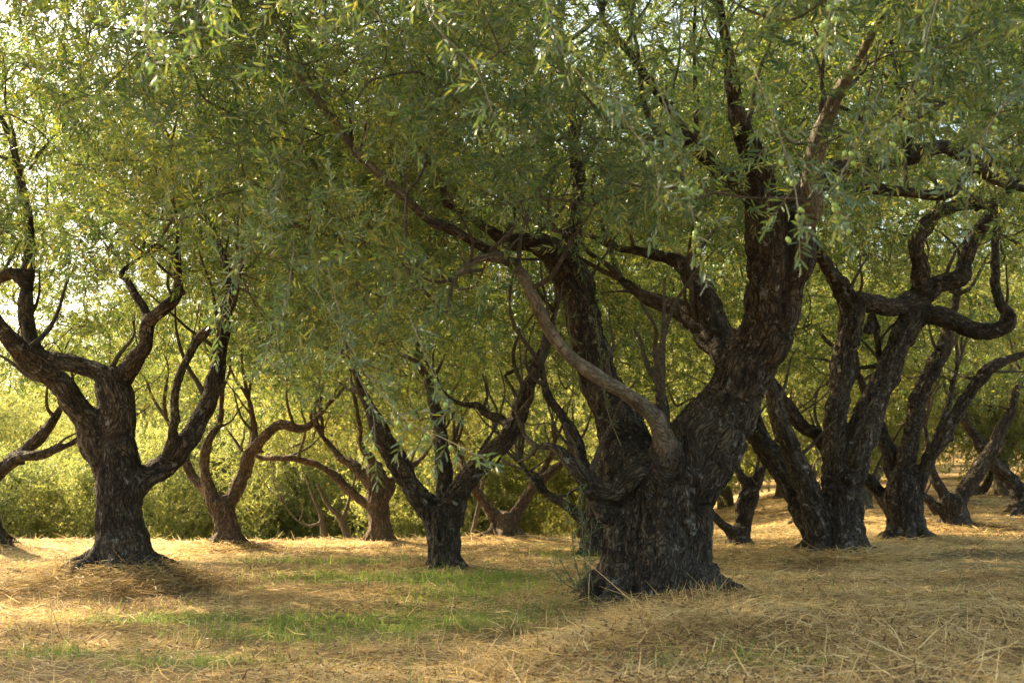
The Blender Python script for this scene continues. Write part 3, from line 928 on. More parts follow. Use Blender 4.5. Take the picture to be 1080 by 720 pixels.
TREES.append(dict(label='dark forked olive on a straw mound, three crooked limbs, sunlit straw behind its foot',
    group=GROVE, Y=11.2, base=(125, 600), seed=8, voxel=.024, roots=8, burls=6, grow_from=2.6, rough=1.0, smooth_r=.05,
    limbs=[
        dict(p=[(127, 598, 66, 0), (127, 565, 54, 0), (126, 535, 50, 0), (124, 500, 46, 0), (123, 470, 40, 0)], root=True),
        [(122, 520, 36, 0), (105, 478, 34, 0), (88, 440, 30, -.1), (60, 402, 27, -.3), (28, 378, 25, -.5), (5, 352, 20, -.7), (-20, 320, 16, -.9), (-50, 270, 11, -1.1)],
        [(123, 480, 38, 0), (121, 440, 36, 0), (118, 408, 36, 0), (116, 392, 30, 0)],
        [(118, 405, 26, 0), (100, 392, 22, -.1), (72, 383, 21, -.1), (40, 374, 19, 0), (28, 350, 18, 0), (26, 315, 17, 0), (30, 270, 14, .1), (30, 235, 12, .1), (22, 190, 10, .1), (10, 145, 8, .1), (-5, 110, 5, .2)],
        [(30, 300, 13, 0), (10, 290, 14, .1), (-15, 298, 13, .2), (-40, 290, 9, .3)],
        [(30, 180, 7, .1), (50, 150, 6, .2), (75, 120, 4, .3), (90, 60, 3, .4)],
        [(122, 402, 26, 0), (142, 383, 21, -.1), (153, 365, 19, -.2), (156, 342, 17, -.2), (175, 326, 15, -.3), (188, 312, 13, -.3), (188, 280, 9, -.4), (188, 245, 7, -.4), (182, 200, 5, -.5), (180, 150, 4, -.6)],
        [(157, 340, 12, -.2), (150, 320, 11, -.1), (135, 297, 9, 0), (127, 288, 7, .1), (150, 270, 5, .2)],
        [(130, 532, 34, 0), (152, 508, 26, .1), (175, 492, 25, .2), (196, 470, 24, .2), (212, 440, 22, .3), (226, 405, 20, .3), (232, 370, 17, .4), (238, 330, 13, .4), (240, 290, 9, .5), (225, 240, 6, .6)],
        [(178, 488, 16, .2), (180, 455, 13, 0), (183, 425, 11, -.1), (192, 390, 10.5, -.2), (208, 360, 11, -.2), (228, 345, 10, -.2), (245, 325, 7, -.3), (255, 280, 5, -.4)],
    ],
    crown=dict(T=None, n=1150, per=15, c=(-4.2, 11.2, 5.0), lo=(-9.5, 8, 2.5), hi=(-.5, 15.5, 9.2), tipr=.0034,
        fn=ell((-4.4, 11.3, 5.3), (4.5, 3.7, 3.6), .3,
            low((-100, 260), (0, 270), (60, 300), (130, 290), (200, 290), (260, 360), (330, 400), (400, 300))))))

TREES.append(dict(label='slim dark olive splitting into a wide V, standing alone in mid-grove between the pale-lit trees',
    group=GROVE, Y=14.3, base=(470, 597), seed=9, voxel=.022, roots=6, burls=4, grow_from=2.0, smooth_r=.03,
    limbs=[
        dict(p=[(470, 598, 38, 0), (469, 575, 36, 0), (467, 550, 40, 0), (466, 535, 38, 0)], root=True),
        [(464, 560, 26, 0), (447, 530, 25, 0), (428, 502, 23, -.1), (412, 478, 22, -.2), (400, 458, 21, -.3), (393, 440, 16, -.3), (380, 410, 10, -.4), (372, 380, 7, -.4)],
        [(470, 548, 22, .1), (469, 515, 18, .3), (468, 480, 16, .4), (462, 445, 14, .5), (455, 415, 11, .6), (440, 380, 8, .7)],
        [(472, 555, 28, 0), (482, 527, 27, 0), (496, 503, 25, -.1), (518, 480, 22, -.2), (538, 460, 20, -.3), (548, 435, 20, -.4), (555, 412, 18, -.5), (562, 395, 14, -.5), (575, 360, 9, -.5), (585, 330, 6, -.5)],
        [(540, 458, 12, -.3), (530, 445, 11, -.2), (513, 440, 10, 0), (503, 428, 9, .1), (480, 425, 6, .3), (465, 410, 4, .4)],
        [(500, 500, 10, -.1), (505, 478, 7, .1), (520, 455, 5, .3)],
    ],
    crown=dict(T=T_MID, n=560, per=14, c=(-.8, 14.3, 4.2), lo=(-5, 11, 1.9), hi=(3.5, 18, 8), tipr=.0034,
        fn=ell((-.8, 14.6, 4.6), (3.6, 3.2, 2.7), .3,
            low((300, 420), (380, 420), (420, 400), (470, 430), (540, 385), (620, 400), (700, 380))))))

TREES.append(dict(label='warm brown twin-limbed olive at the sunlit crest with a shadow streaming from its foot',
    group=GROVE, Y=18.2, base=(240, 576), seed=12, voxel=.028, roots=7, burls=4, grow_from=2.2, bark=BARK_WARM, smooth_r=.03,
    limbs=[
        dict(p=[(240, 577, 38, 0), (239, 560, 28, 0), (236, 540, 27, 0), (233, 528, 30, 0)], root=True),
        [(232, 540, 20, 0), (220, 520, 15, 0), (216, 500, 13, 0), (216, 478, 12, 0), (222, 460, 11, 0), (232, 445, 9, .2), (235, 410, 6, .4)],
        [(226, 530, 14, 0), (210, 512, 12, .2), (198, 495, 11, .3), (190, 470, 8, .4), (175, 440, 6, .5)],
        [(236, 538, 20, 0), (248, 515, 18, 0), (258, 495, 17, 0), (264, 474, 15, -.2), (280, 460, 13, -.3), (296, 447, 12, -.4), (320, 452, 10, -.5), (335, 440, 6, -.6)],
        [(266, 470, 9, -.2), (268, 445, 7, -.2), (262, 420, 5, -.2)],
    ],
    crown=dict(T=T_MID, n=528, per=13, c=(-4.5, 18.2, 4.6), lo=(-9, 14, 2), hi=(0, 22, 9), tipr=.004,
        fn=ell((-4.4, 18.3, 4.8), (3.9, 3.4, 3.0), .3, low((0, 400), (150, 430), (200, 455), (260, 445), (340, 440), (420, 430))))))

TREES.append(dict(label='orange-scarred olive on the crest with one long arm arching to the side',
    group=GROVE, Y=19.6, base=(400, 571), seed=13, voxel=.03, roots=6, burls=3, grow_from=2.0, bark=BARK_WARM, smooth_r=.03,
    limbs=[
        dict(p=[(402, 572, 30, 0), (400, 552, 24, 0), (399, 530, 23, 0), (397, 508, 23, 0), (395, 490, 18, 0)], root=True),
        [(392, 535, 14, 0), (376, 527, 11, 0), (364, 515, 10, 0), (350, 500, 9, 0), (330, 488, 9, 0), (305, 483, 8, 0), (280, 484, 7, .2), (255, 475, 4, .3)],
        [(393, 515, 14, 0), (380, 500, 13, .1), (366, 487, 11, .2), (356, 480, 9, .3), (340, 460, 6, .4)],
        [(396, 495, 13, 0), (388, 478, 10, 0), (380, 462, 7, 0), (376, 430, 5, 0)],
        [(404, 530, 12, 0), (415, 510, 10, .1), (428, 497, 8, .2), (445, 482, 6, .3), (460, 460, 4, .3)],
    ],
    crown=dict(T=T_MID, n=416, per=13, c=(-2.3, 19.6, 4.4), lo=(-6.5, 16, 1.8), hi=(2, 23.5, 8.5), tipr=.004,
        fn=ell((-2.3, 19.8, 4.7), (3.6, 3.2, 2.8), .3, low((200, 445), (300, 462), (380, 455), (460, 450), (560, 440))))))

TREES.append(dict(label='short V-shaped warm-barked olive on the crest, seen beside the great black trunk',
    group=GROVE, Y=20.6, base=(532, 566), seed=14, voxel=.03, roots=7, burls=4, grow_from=1.9, bark=BARK_WARM, smooth_r=.03,
    limbs=[
        dict(p=[(533, 567, 34, 0), (533, 555, 26, 0), (534, 545, 24, 0)], root=True),
        [(530, 556, 17, 0), (518, 543, 13, 0), (508, 528, 12, 0), (499, 514, 11, 0), (490, 495, 8, .2), (480, 470, 5, .3)],
        [(536, 556, 16, 0), (545, 542, 14, 0), (555, 525, 13, 0), (563, 512, 12, 0), (580, 500, 10, 0), (600, 480, 6, 0)],
        [(560, 517, 10, 0), (575, 490, 7, .1), (585, 465, 5, .2)],
    ],
    crown=dict(T=T_MID, n=416, per=13, c=(.2, 20.6, 4.2), lo=(-4, 17, 1.8), hi=(4.5, 24.5, 8), tipr=.004,
        fn=ell((.2, 20.8, 4.6), (3.7, 3.2, 2.8), .3, low((380, 455), (480, 475), (560, 470), (640, 470), (720, 460))))))

TREES.append(dict(label='olive hiding behind the great black trunk, its pale lower arm reaching out past it',
    group=GROVE, Y=16.5, base=(630, 584), seed=15, voxel=.03, roots=5, burls=3, grow_from=2.0, smooth_r=.03,
    limbs=[
        dict(p=[(632, 585, 40, 0), (630, 560, 34, 0), (632, 535, 32, 0), (638, 505, 26, 0), (650, 450, 18, 0)], root=True),
        [(622, 552, 16, 0), (606, 540, 12, 0), (590, 528, 11, 0), (575, 518, 10, 0), (562, 506, 8, 0), (548, 488, 5, .1)],
        [(575, 518, 7, 0), (566, 500, 6, .1), (555, 495, 4, .2)],
    ],
    crown=dict(T=T_MID, n=340, per=13, c=(1.4, 17, 4.2), lo=(-1.6, 14, 2.2), hi=(5, 20.5, 8), tipr=.004,
        fn=ell((1.6, 17.2, 4.8), (3.0, 3.0, 2.7), .3, low((480, 400), (560, 430), (640, 430), (740, 400), (800, 380))))))

TREES.append(dict(label='bare-based double-stemmed olive with a mass of ropy roots and arms crossing overhead',
    group=GROVE, Y=15.0, base=(880, 582), seed=16, voxel=.024, roots=10, burls=9, grow_from=3.2, smooth_r=.04, rough=1.4,
    limbs=[
        dict(p=[(885, 582, 62, 0), (886, 560, 52, 0), (888, 535, 46, 0), (889, 515, 44, 0)], root=True),
        [(882, 540, 30, 0), (880, 500, 27, 0), (881, 455, 25, 0), (884, 415, 25, 0), (890, 380, 26, 0), (895, 345, 26, 0), (897, 322, 28, 0), (884, 300, 22, 0), (872, 283, 17, 0), (862, 262, 12, -.2), (850, 230, 8, -.4)],
        [(893, 545, 34, 0), (897, 505, 34, 0), (906, 468, 33, 0), (918, 435, 32, .1), (935, 398, 30, .2), (948, 365, 28, .3), (960, 338, 30, .4), (972, 318, 26, .4)],
        [(897, 318, 24, 0), (918, 322, 21, .1), (940, 325, 20, .2), (965, 316, 22, .4), (990, 300, 22, .5), (1012, 292, 20, .5), (1020, 275, 17, .5), (1024, 250, 15, .5), (1040, 232, 12, .5), (1060, 215, 8, .5)],
        [(972, 322, 22, .4), (972, 290, 20, .3), (968, 262, 19, .2), (976, 240, 18, .2), (995, 222, 16, .2), (1018, 214, 14, .2), (1042, 214, 13, .2), (1055, 205, 10, .2), (1075, 190, 8, .2)],
        [(962, 335, 24, .4), (985, 331, 21, .3), (1010, 341, 20, .2), (1038, 349, 20, .1), (1062, 343, 19, 0), (1063, 330, 14, 0), (1054, 318, 12, 0), (1050, 290, 11, 0), (1049, 255, 10, 0), (1052, 222, 8, 0), (1050, 190, 6, 0)],
        [(868, 560, 34, -.1), (856, 530, 26, -.1), (845, 500, 24, -.2), (830, 465, 22, -.3), (818, 430, 18, -.3), (812, 405, 14, -.3), (800, 380, 10, -.3)],
        [(862, 565, 30, .3), (848, 540, 26, .5), (834, 512, 26, .6), (815, 482, 26, .7), (797, 455, 24, .8), (786, 425, 18, .9), (775, 400, 12, 1)],
        [(880, 480, 20, .2), (865, 460, 16, .3), (845, 447, 15, .4), (828, 425, 13, .5), (816, 405, 11, .6), (800, 385, 8, .7)],
        [(915, 350, 10, .2), (920, 335, 9, .4), (925, 360, 9, .5), (928, 385, 7, .6)],
    ],
    crown=dict(T=T_MID, n=900, per=14, c=(5.2, 15.2, 6.4), lo=(.6, 11.5, 3.2), hi=(10, 19.5, 10.5), tipr=.0038,
        fn=ell((5.2, 15.4, 6.8), (4.4, 3.8, 3.8), .3, low((700, 260), (850, 250), (900, 235), (1000, 200), (1100, 250))))))

TREES.append(dict(label='upright dark olive with four straight limbs fanning up, next to the double-stemmed one',
    group=GROVE, Y=17.5, base=(957, 570), seed=17, voxel=.026, roots=8, burls=5, grow_from=2.9, smooth_r=.04,
    limbs=[
        dict(p=[(958, 570, 50, 0), (956, 545, 40, 0), (955, 520, 40, 0), (955, 500, 34, 0)], root=True),
        [(955, 515, 24, 0), (958, 480, 20, 0), (964, 445, 18, 0), (970, 415, 18, 0), (984, 390, 18, 0), (995, 370, 17, 0), (1002, 345, 13, 0), (1010, 310, 9, 0)],
        [(965, 515, 20, 0), (978, 487, 17, -.1), (993, 460, 15, -.2), (1012, 430, 14, -.3), (1032, 403, 14, -.4), (1045, 388, 13, -.5), (1070, 377, 9, -.5), (1100, 365, 6, -.5)],
        [(948, 520, 20, .1), (942, 490, 17, .2), (933, 465, 16, .3), (926, 445, 14, .4), (915, 420, 10, .5), (905, 395, 8, .6)],
        [(945, 545, 20, .2), (928, 520, 15, .4), (912, 503, 14, .5), (895, 490, 12, .7), (875, 475, 8, .9)],
        [(985, 470, 9, 0), (995, 440, 8, .2), (1002, 415, 7, .4), (1010, 385, 5, .5)],
    ],
    crown=dict(T=T_MID, n=672, per=13, c=(6.2, 17.6, 5.6), lo=(2, 14, 2.6), hi=(11, 21.5, 9.5), tipr=.0038,
        fn=ell((6.3, 17.8, 5.8), (4.2, 3.6, 3.4), .3, low((800, 380), (900, 385), (1000, 370), (1100, 350))))))

TREES.append(dict(label='small V-shaped olive draped with pale hanging suckers, rising from the straw bank',
    group=GROVE, Y=20.5, base=(1007, 560), seed=18, voxel=.03, roots=6, burls=4, grow_from=2.3, smooth_r=.03,
    limbs=[
        dict(p=[(1007, 561, 36, 0), (1006, 545, 30, 0), (1004, 530, 28, 0)], root=True),
        [(1008, 540, 20, 0), (1020, 518, 17, 0), (1035, 495, 16, 0), (1047, 472, 15, 0), (1058, 450, 14, 0), (1068, 425, 10, 0), (1078, 395, 7, 0)],
        [(1001, 540, 16, 0), (991, 520, 13, 0), (984, 500, 11, 0), (980, 480, 8, 0), (975, 450, 6, 0)],
        [(990, 545, 12, 0), (978, 530, 10, 0), (968, 520, 7, 0)],
    ],
    crown=dict(T=T_MID, n=384, per=13, c=(8.2, 20.6, 5.0), lo=(4, 17.5, 2.4), hi=(12, 24, 8.5), tipr=.004,
        fn=ell((8.3, 20.8, 5.2), (3.8, 3.0, 2.8), .3, low((850, 400), (980, 440), (1040, 425), (1120, 400))))))

TREES.append(dict(label='leaning olive half cut off by the frame, dark stem slanting over the straw bank',
    group=GROVE, Y=22.5, base=(1078, 540), seed=19, voxel=.034, roots=5, burls=3, grow_from=2.3, smooth_r=.03,
    limbs=[
        dict(p=[(1082, 542, 32, 0), (1080, 528, 26, 0), (1076, 515, 24, 0)], root=True),
        [(1078, 520, 20, 0), (1060, 500, 17, 0), (1045, 485, 15, 0), (1032, 465, 13, 0), (1020, 447, 11, 0), (1010, 420, 7, 0)],
        [(1080, 520, 16, 0), (1092, 490, 13, 0), (1100, 450, 10, 0)],
    ],
    crown=dict(T=T_FAR, n=330, per=8, c=(10, 22.6, 5.2), lo=(6, 19, 2.6), hi=(14, 26, 8.5), tipr=.004,
        fn=ell((10.2, 22.8, 5.4), (3.6, 3.2, 2.8), .3, low((900, 420), (1000, 425), (1150, 420))), mat=LEAF_FAR)))

TREES.append(dict(label='small three-stemmed olive framed between the great trunk and the double-stemmed tree',
    group=GROVE, Y=18.5, base=(779, 575), seed=20, voxel=.026, roots=5, burls=2, grow_from=1.8, smooth_r=.02,
    limbs=[
        dict(p=[(780, 576, 28, 0), (781, 566, 24, 0), (782, 556, 20, 0)], root=True),
        [(781, 562, 13, 0), (784, 535, 11, 0), (786, 510, 12, 0), (779, 500, 9, 0), (774, 482, 7, 0), (768, 460, 5, 0)],
        [(785, 562, 13, 0), (793, 535, 11, 0), (800, 512, 10, 0), (806, 494, 8, 0), (815, 470, 5, 0)],
        [(786, 510, 7, 0), (795, 503, 5, 0), (800, 485, 4, 0)],
        [(774, 565, 13, 0), (764, 554, 11, 0), (752, 545, 9, 0), (740, 535, 7, 0), (730, 515, 5, 0)],
    ],
    crown=dict(T=T_MID, n=304, per=13, c=(3.8, 18.6, 4.2), lo=(1, 15.5, 2), hi=(7, 21.5, 7.5), tipr=.004,
        fn=ell((3.8, 18.8, 4.4), (2.8, 2.7, 2.6), .3, low((600, 460), (740, 480), (800, 470), (900, 460))))))

TREES.append(dict(label='olive mostly out of frame, two grey limbs slanting in above the straw edge',
    group=GROVE, Y=17.0, base=(-22, 582), seed=22, voxel=.028, roots=7, burls=4, grow_from=2.2, smooth_r=.03,
    limbs=[
        dict(p=[(-20, 584, 50, 0), (-22, 560, 38, 0), (-22, 535, 36, 0), (-20, 515, 34, 0)], root=True),
        [(-18, 520, 24, 0), (2, 497, 17, 0), (22, 480, 15, 0), (42, 462, 13, 0), (58, 440, 10, 0), (70, 420, 6, .1)],
        [(0, 500, 15, 0), (22, 484, 12, -.1), (45, 477, 11, -.2), (70, 468, 8, -.3), (95, 455, 5, -.4)],
        [(-26, 520, 22, 0), (-45, 480, 17, 0), (-55, 430, 12, 0), (-60, 380, 8, 0)],
    ],
    crown=dict(T=T_MID, n=512, per=13, c=(-7.8, 17, 4.6), lo=(-12.5, 13.5, 2), hi=(-3.5, 21, 8.6), tipr=.004,
        fn=ell((-7.9, 17.2, 4.9), (4.2, 3.4, 3.0), .3, low((-200, 420), (0, 420), (80, 440), (150, 440), (250, 420))))))

for i, (lb, Y_, bs, st) in enumerate([
    ('thin bare-armed young olive just past the crest', 24.5, (341, 572), [[(341, 575, 8, 0), (341, 558, 7, 0), (338, 540, 6, 0), (330, 522, 4, 0), (322, 500, 3, 0)], [(340, 548, 4, 0), (325, 552, 3.5, 0), (312, 545, 3, 0), (300, 530, 2, 0)]]),
    ('slender olive leaning beyond the crest beside the bare-armed young one', 25.5, (368, 572), [[(369, 575, 9, 0), (364, 555, 8, 0), (356, 540, 7, 0), (345, 530, 5, 0), (335, 510, 4, 0)], [(360, 548, 5, 0), (368, 525, 4, 0), (375, 500, 3, 0)]]),
    ('slim leaning olive past the crest, between the dark V and the warm V trunks', 26.0, (495, 570), [[(494, 572, 7, 0), (499, 555, 6, 0), (504, 535, 5, 0), (510, 505, 4, 0)]]),
    ('low gnarled olive behind the ropy-rooted tree', 24.0, (848, 556), [[(850, 556, 26, 0), (846, 540, 20, 0), (836, 520, 16, 0), (824, 505, 13, 0), (812, 480, 8, 0)], [(850, 545, 14, 0), (856, 520, 10, 0), (860, 490, 7, 0)]]),
    ('small dark olive seen between the double-stemmed tree and the fan-limbed one', 26.0, (913, 548), [[(915, 550, 18, 0), (910, 535, 14, 0), (906, 515, 11, 0), (898, 490, 8, 0)], [(913, 540, 10, 0), (922, 520, 8, 0), (930, 500, 6, 0)]]),
    ('squat stump-like olive on the pale slope beyond the fan-limbed tree', 30.0, (1026, 542), [[(1027, 541, 14, 0), (1025, 530, 11, 0), (1028, 515, 9, 0), (1035, 490, 6, 0)], [(1030, 538, 8, 0), (1042, 533, 10, 0), (1046, 520, 8, 0), (1050, 490, 5, 0)]]),
    ('thin pale-barked olive far off on the lit slope between two dark trunks', 34.0, (821, 548), [[(822, 548, 9, 0), (822, 530, 7, 0), (820, 510, 6, 0), (824, 490, 4, 0)]]),
]):
    c0 = at(bs[0], bs[1], Y_)
    TREES.append(dict(label=lb, group='small olives past the edge of the terrace', Y=Y_, base=bs, seed=40 + i, voxel=.03 if i > 2 else .022, roots=4, burls=1, grow_from=1.2, smooth_r=.02,
        bark=BARK_FAR, bark2=BARK_FAR,
        limbs=[dict(p=st[0], root=True)] + st[1:],
        crown=dict(T=T_FAR, n=170, per=8, c=(c0.x, Y_, c0.z + 3.4), lo=(c0.x - 2.6, Y_ - 2.2, c0.z + 1.6), hi=(c0.x + 2.6, Y_ + 2.4, c0.z + 6.6), tipr=.005,
            fn=ell((c0.x, Y_, c0.z + 4.0), (2.5, 2.3, 2.4), .3), mat=LEAF_FAR)))

SIGHT = []          # where the big limbs run, so that the boughs leave them partly bare
for sp in TREES:
    if sp['Y'] > 20: continue
    for L in sp['limbs']:
        isl = isinstance(L, dict) and L.get('pale', False)
        L = L['p'] if isinstance(L, dict) else L
        Q = catmull(np.array([[a, b, 0, max(c, 1)] + [] for a, b, c, d in L], float), 9)
        dd = np.interp(np.linspace(0, 1, len(Q)), np.linspace(0, 1, len(L)), [d for *_, d in L])
        SIGHT.append(np.column_stack([Q[:, 0], Q[:, 1], Q[:, 3], sp['Y'] + dd, np.full(len(Q), float(isl))]))
SIGHT = np.vstack(SIGHT)
SIGHT = SIGHT[SIGHT[:, 2] > 4.5]

for sp in TREES:
    t_ = build_tree(sp)
    if sp is TREES[0]: MAIN = t_

# sprays of leaves and fruit hanging close by, suckers at the foot of the great tree
OLIVE_SKIN = plain("green_olive_skin", (.22, .32, .06), .35, .5)
def olive_mesh():
    P = np.array([[0, 0, z, max(.0012, .0088 * math.sqrt(max(0, 1 - (z / .0132) ** 2)))] for z in np.linspace(-.0131, .0131, 9)])
    v, q, t = tube(P, 12)
    return mesh_from('olive', v, [q, t], [OLIVE_SKIN], smooth=True)
OM = olive_mesh()
MO = np.array(MAIN.location)
rs = np.random.default_rng(55)
def spray(path, fruit=0, name='hanging_twig', dens=.055, sc=(.75, 1.1), droop=.12, r0=.003, start=.12):
    P = catmull(np.array([[*at(a, b, Y), r0 * (1 - .6 * i / len(path))] for i, (a, b, Y) in enumerate(path)]), .04)
    v, q, t = tube(P, 6)
    L = np.concatenate([[0], np.cumsum(np.linalg.norm(np.diff(P[:, :3], axis=0), axis=1))])
    s_ = np.arange(L[-1] * start, L[-1], dens)
    pos = np.stack([np.interp(s_, L, P[:, k]) for k in range(3)], 1)
    T = np.gradient(P[:, :3], axis=0); T /= np.linalg.norm(T, axis=1)[:, None]
    dr = np.stack([np.interp(s_, L, T[:, k]) for k in range(3)], 1)
    D = dr * .9 + rs.normal(0, .6, pos.shape); D[:, 2] -= droop
    pos = np.vstack([pos, P[-1:, :3]]); D = np.vstack([D, T[-1:]])
    n = len(pos)
    V, Q, TI, MI = place_shoots(T_SPRAY, pos, D, rs.uniform(*sc, n), rs.normal(0, .1, n), rs)
    Q2 = np.vstack([q, np.column_stack([t, t[:, 2]])[:0]]) if len(q) else q
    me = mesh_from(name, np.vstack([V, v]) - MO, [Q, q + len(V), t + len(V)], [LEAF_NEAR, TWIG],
                   np.concatenate([MI, np.ones(len(q) + len(t), int)]), {"tint": ('FACE', np.concatenate([TI, np.full(len(q) + len(t), .5)]))})
    o = link(name, me, MAIN)
    for k in range(fruit):
        i = rs.integers(int(len(P) * .5), len(P))
        f = link('olive', OM, MAIN)
        f.location = Vector(P[i, :3] - MO + rs.normal(0, .016, 3) - np.array([0, 0, .022]))
        f.rotation_euler = (rs.normal(0, .4), rs.normal(0, .4), 0)
        f.scale = (1, 1, 1) if rs.random() > .3 else (.85, .85, .85)
    return o
spray([(330, 300, 6.2), (385, 390, 5.4), (425, 440, 5.0), (468, 462, 4.7), (500, 478, 4.5)], 6, dens=.09, droop=.3)
spray([(345, 280, 6.0), (372, 380, 5.6), (392, 430, 5.4), (396, 476, 5.3)], 4, dens=.09)
spray([(430, 330, 5.6), (460, 400, 5.2), (478, 430, 5.0)], 4, dens=.09)
spray([(175, -60, 3.6), (158, -10, 3.3), (152, 30, 3.2), (162, 62, 3.15)], 2, dens=.05, sc=(.6, .9))
spray([(235, -50, 3.6), (215, -5, 3.4), (205, 30, 3.3)], 3, dens=.05, sc=(.6, .9))
spray([(560, -60, 4.2), (575, 0, 4.0), (590, 50, 3.9), (625, 95, 3.8)], 3, dens=.07)
spray([(690, 80, 4.9), (715, 150, 4.6), (728, 215, 4.4), (738, 258, 4.3)], 10, dens=.08)
spray([(790, 60, 4.6), (818, 130, 4.2), (838, 195, 4.0), (843, 250, 3.9)], 9, dens=.08)
spray([(930, 90, 4.6), (905, 150, 4.3), (882, 200, 4.1), (890, 245, 4.0)], 11, dens=.08)
spray([(890, -50, 4.0), (880, -5, 3.8), (872, 28, 3.7)], 8, dens=.07)
spray([(1000, -40, 4.4), (980, 30, 4.2), (965, 90, 4.1), (940, 150, 4.0)], 5, dens=.07)
spray([(1110, 60, 4.6), (1060, 110, 4.4), (1030, 160, 4.3), (1020, 215, 4.2)], 4, dens=.07)
spray([(640, 70, 5.0), (655, 120, 4.8), (690, 170, 4.6), (694, 222, 4.5)], 5, dens=.08)
spray([(440, -50, 4.6), (455, 20, 4.4), (500, 70, 4.3), (520, 120, 4.2)], 3, dens=.07)
spray([(300, 180, 6.0), (270, 250, 5.6), (240, 310, 5.4), (232, 350, 5.3)], 3, dens=.07)
spray([(310, 260, 6.0), (300, 330, 5.7), (280, 370, 5.5), (300, 400, 5.4)], 2, dens=.07)
for a in ([(622, 628, 10.15), (616, 580, 10.1), (613, 530, 10.05), (612, 500, 10.05)], [(618, 626, 10.15), (606, 590, 10.0), (603, 550, 9.95), (599, 530, 9.9)],
          [(616, 628, 10.1), (600, 606, 9.95), (590, 590, 9.9)], [(626, 626, 10.1), (622, 590, 10.0), (624, 555, 9.95)], [(620, 628, 10.1), (596, 615, 9.9), (584, 600, 9.85)]):
    spray(a, 0, 'sucker_shoot', .045, (.45, .75), -.25, .005, .15)
for a in ([(655, 470, 10.0), (640, 430, 9.9), (634, 380, 9.85), (628, 330, 9.8)], [(606, 430, 9.9), (602, 370, 9.8), (598, 320, 9.75)]):
    spray(a, 0, 'sucker_shoot', .04, (.45, .7), -.25, .005, .15)

# a few tall dry stalks
for lb, pts in (('pale upright dry stalk standing alone in the straw, well in front of the mounded olive', [(55, 702), (55, 680), (54, 655), (55, 632)]),
                ('long dry stem leaning down against the foot of the great black trunk', [(690, 652), (660, 628), (635, 606), (610, 585)]),
                ('bent broad dry grass stem arching over the pale straw bank', [(832, 668), (842, 655), (852, 647), (868, 655)]),
                ('pale upright dry stem in front of the suckers of the great trunk', [(621, 640), (621, 620), (622, 600), (621, 580)])):
    Yq = depth_of(*pts[0]) if pts[0][0] != 690 else 9.0
    P = np.array([[*at(a, b, Yq + .02 * i), .0045 - .0006 * i] for i, (a, b) in enumerate(pts)])
    P[0, 2] -= .02
    v, q, t = tube(catmull(P, .03), 5)
    o = P[0, :3].copy()
    st = link('dry_stalk', mesh_from('stalk', v - o, [q, t], [STRAW], None, {"tint": ('FACE', np.full(len(q) + len(t), .9))}, smooth=True), None, label=lb, category='dry stalk')
    st.location = o

# ------------------------------------------------------------------ trees further off, down the slope and on the rise
def far_proto(seed, T, hgt, per, ntip):
    r = np.random.default_rng(seed)
    parts = []; nodes_ = []
    base = np.array([[0, 0, -.6, .30], [0, 0, .1, .27], [.05, 0, .8, .22], [.05, .05, 1.3, .2]])
    parts.append(tube(catmull(base, .15), 10))
    for k in range(4):
        a = k * 1.57 + r.normal(0, .4); o = np.array([math.cos(a), math.sin(a)])
        P = np.array([[.05, .05, 1.1, .15], [*(o * .5), 1.8, .12], [*(o * r.uniform(.8, 1.2)), 2.6, .09], [*(o * r.uniform(1.1, 1.7)), 3.6 * hgt / 6, .055], [*(o * r.uniform(1.2, 2.2)), 5.0 * hgt / 6, .025]])
        P = wobble(catmull(P, .15), 1.4, seed + k); parts.append(tube(P, 8)); nodes_.append(P[4::2, :3])
    c = np.array([0, 0, hgt * .56])
    tips = sample_crown(ell(c, (hgt * .42, hgt * .42, hgt * .47), .35), ntip, (-5, -5, .5), (5, 5, hgt * 1.1), r)
    for P in grow(np.vstack(nodes_), None, tips, r, tipr=.006):
        parts.append(tube(catmull(P, .3), 4))
    v, q, t = join_parts(parts)
    me = mesh_from('far_trunk', v, [q, t], [BARK_FAR], None, {"bk": ('POINT', v)}, smooth=True)
    cm = crown_mesh('far_crown', T, tips, c, per, r, spread=.32, droop=.2, leafmat=LEAF_FAR)
    root = thing('olive_tree', 'x', 'tree')
    link('trunk', me, root); link('crown', cm, root)
    return root

PROTO = [far_proto(101, T_FAR, 6.4, 9, 420), far_proto(102, T_FAR, 7.2, 9, 460), far_proto(103, T_FAR, 6.0, 9, 400)]
VPROTO = [far_proto(111, T_VFAR, 9.0, 9, 300), far_proto(112, T_VFAR, 10.5, 9, 330)]
MARKS = [(-22, 'grey tree cut by the frame'), (125, 'mounded dark olive'), (240, 'twin-limbed brown olive'), (400, 'orange-scarred olive'), (470, 'dark V olive'),
         (532, 'short warm V olive'), (692, 'great black trunk'), (779, 'three-stemmed olive'), (885, 'ropy-rooted olive'), (957, 'fan-limbed olive'), (1007, 'sucker-draped olive'), (1078, 'slanting cut-off olive')]
def where(x, y):
    p = 540 + F * x / y
    if p < MARKS[0][0]: return 'beyond the ' + MARKS[0][1]
    if p > MARKS[-1][0]: return 'beyond the ' + MARKS[-1][1]
    for (a, na), (b, nb) in zip(MARKS, MARKS[1:]):
        if a <= p <= b: return 'behind the ' + (na if p - a < b - p else nb) + (', to its right' if p - a < b - p else ', to its left')
used = set()
def copy_tree(src, x, y, s, rot, label, group):
    if src.name in used:
        c = src.copy(); COL.objects.link(c)
        for ch in list(src.children):
            d = ch.copy(); COL.objects.link(d); d.parent = c
    else:
        c = src; used.add(src.name)
    c.location = (x, y, ground_z(x, y) - .05); c.scale = (s, s, s); c.rotation_euler = (0, 0, rot)
    c['label'] = label; c['group'] = group
    return c

rf = np.random.default_rng(77)
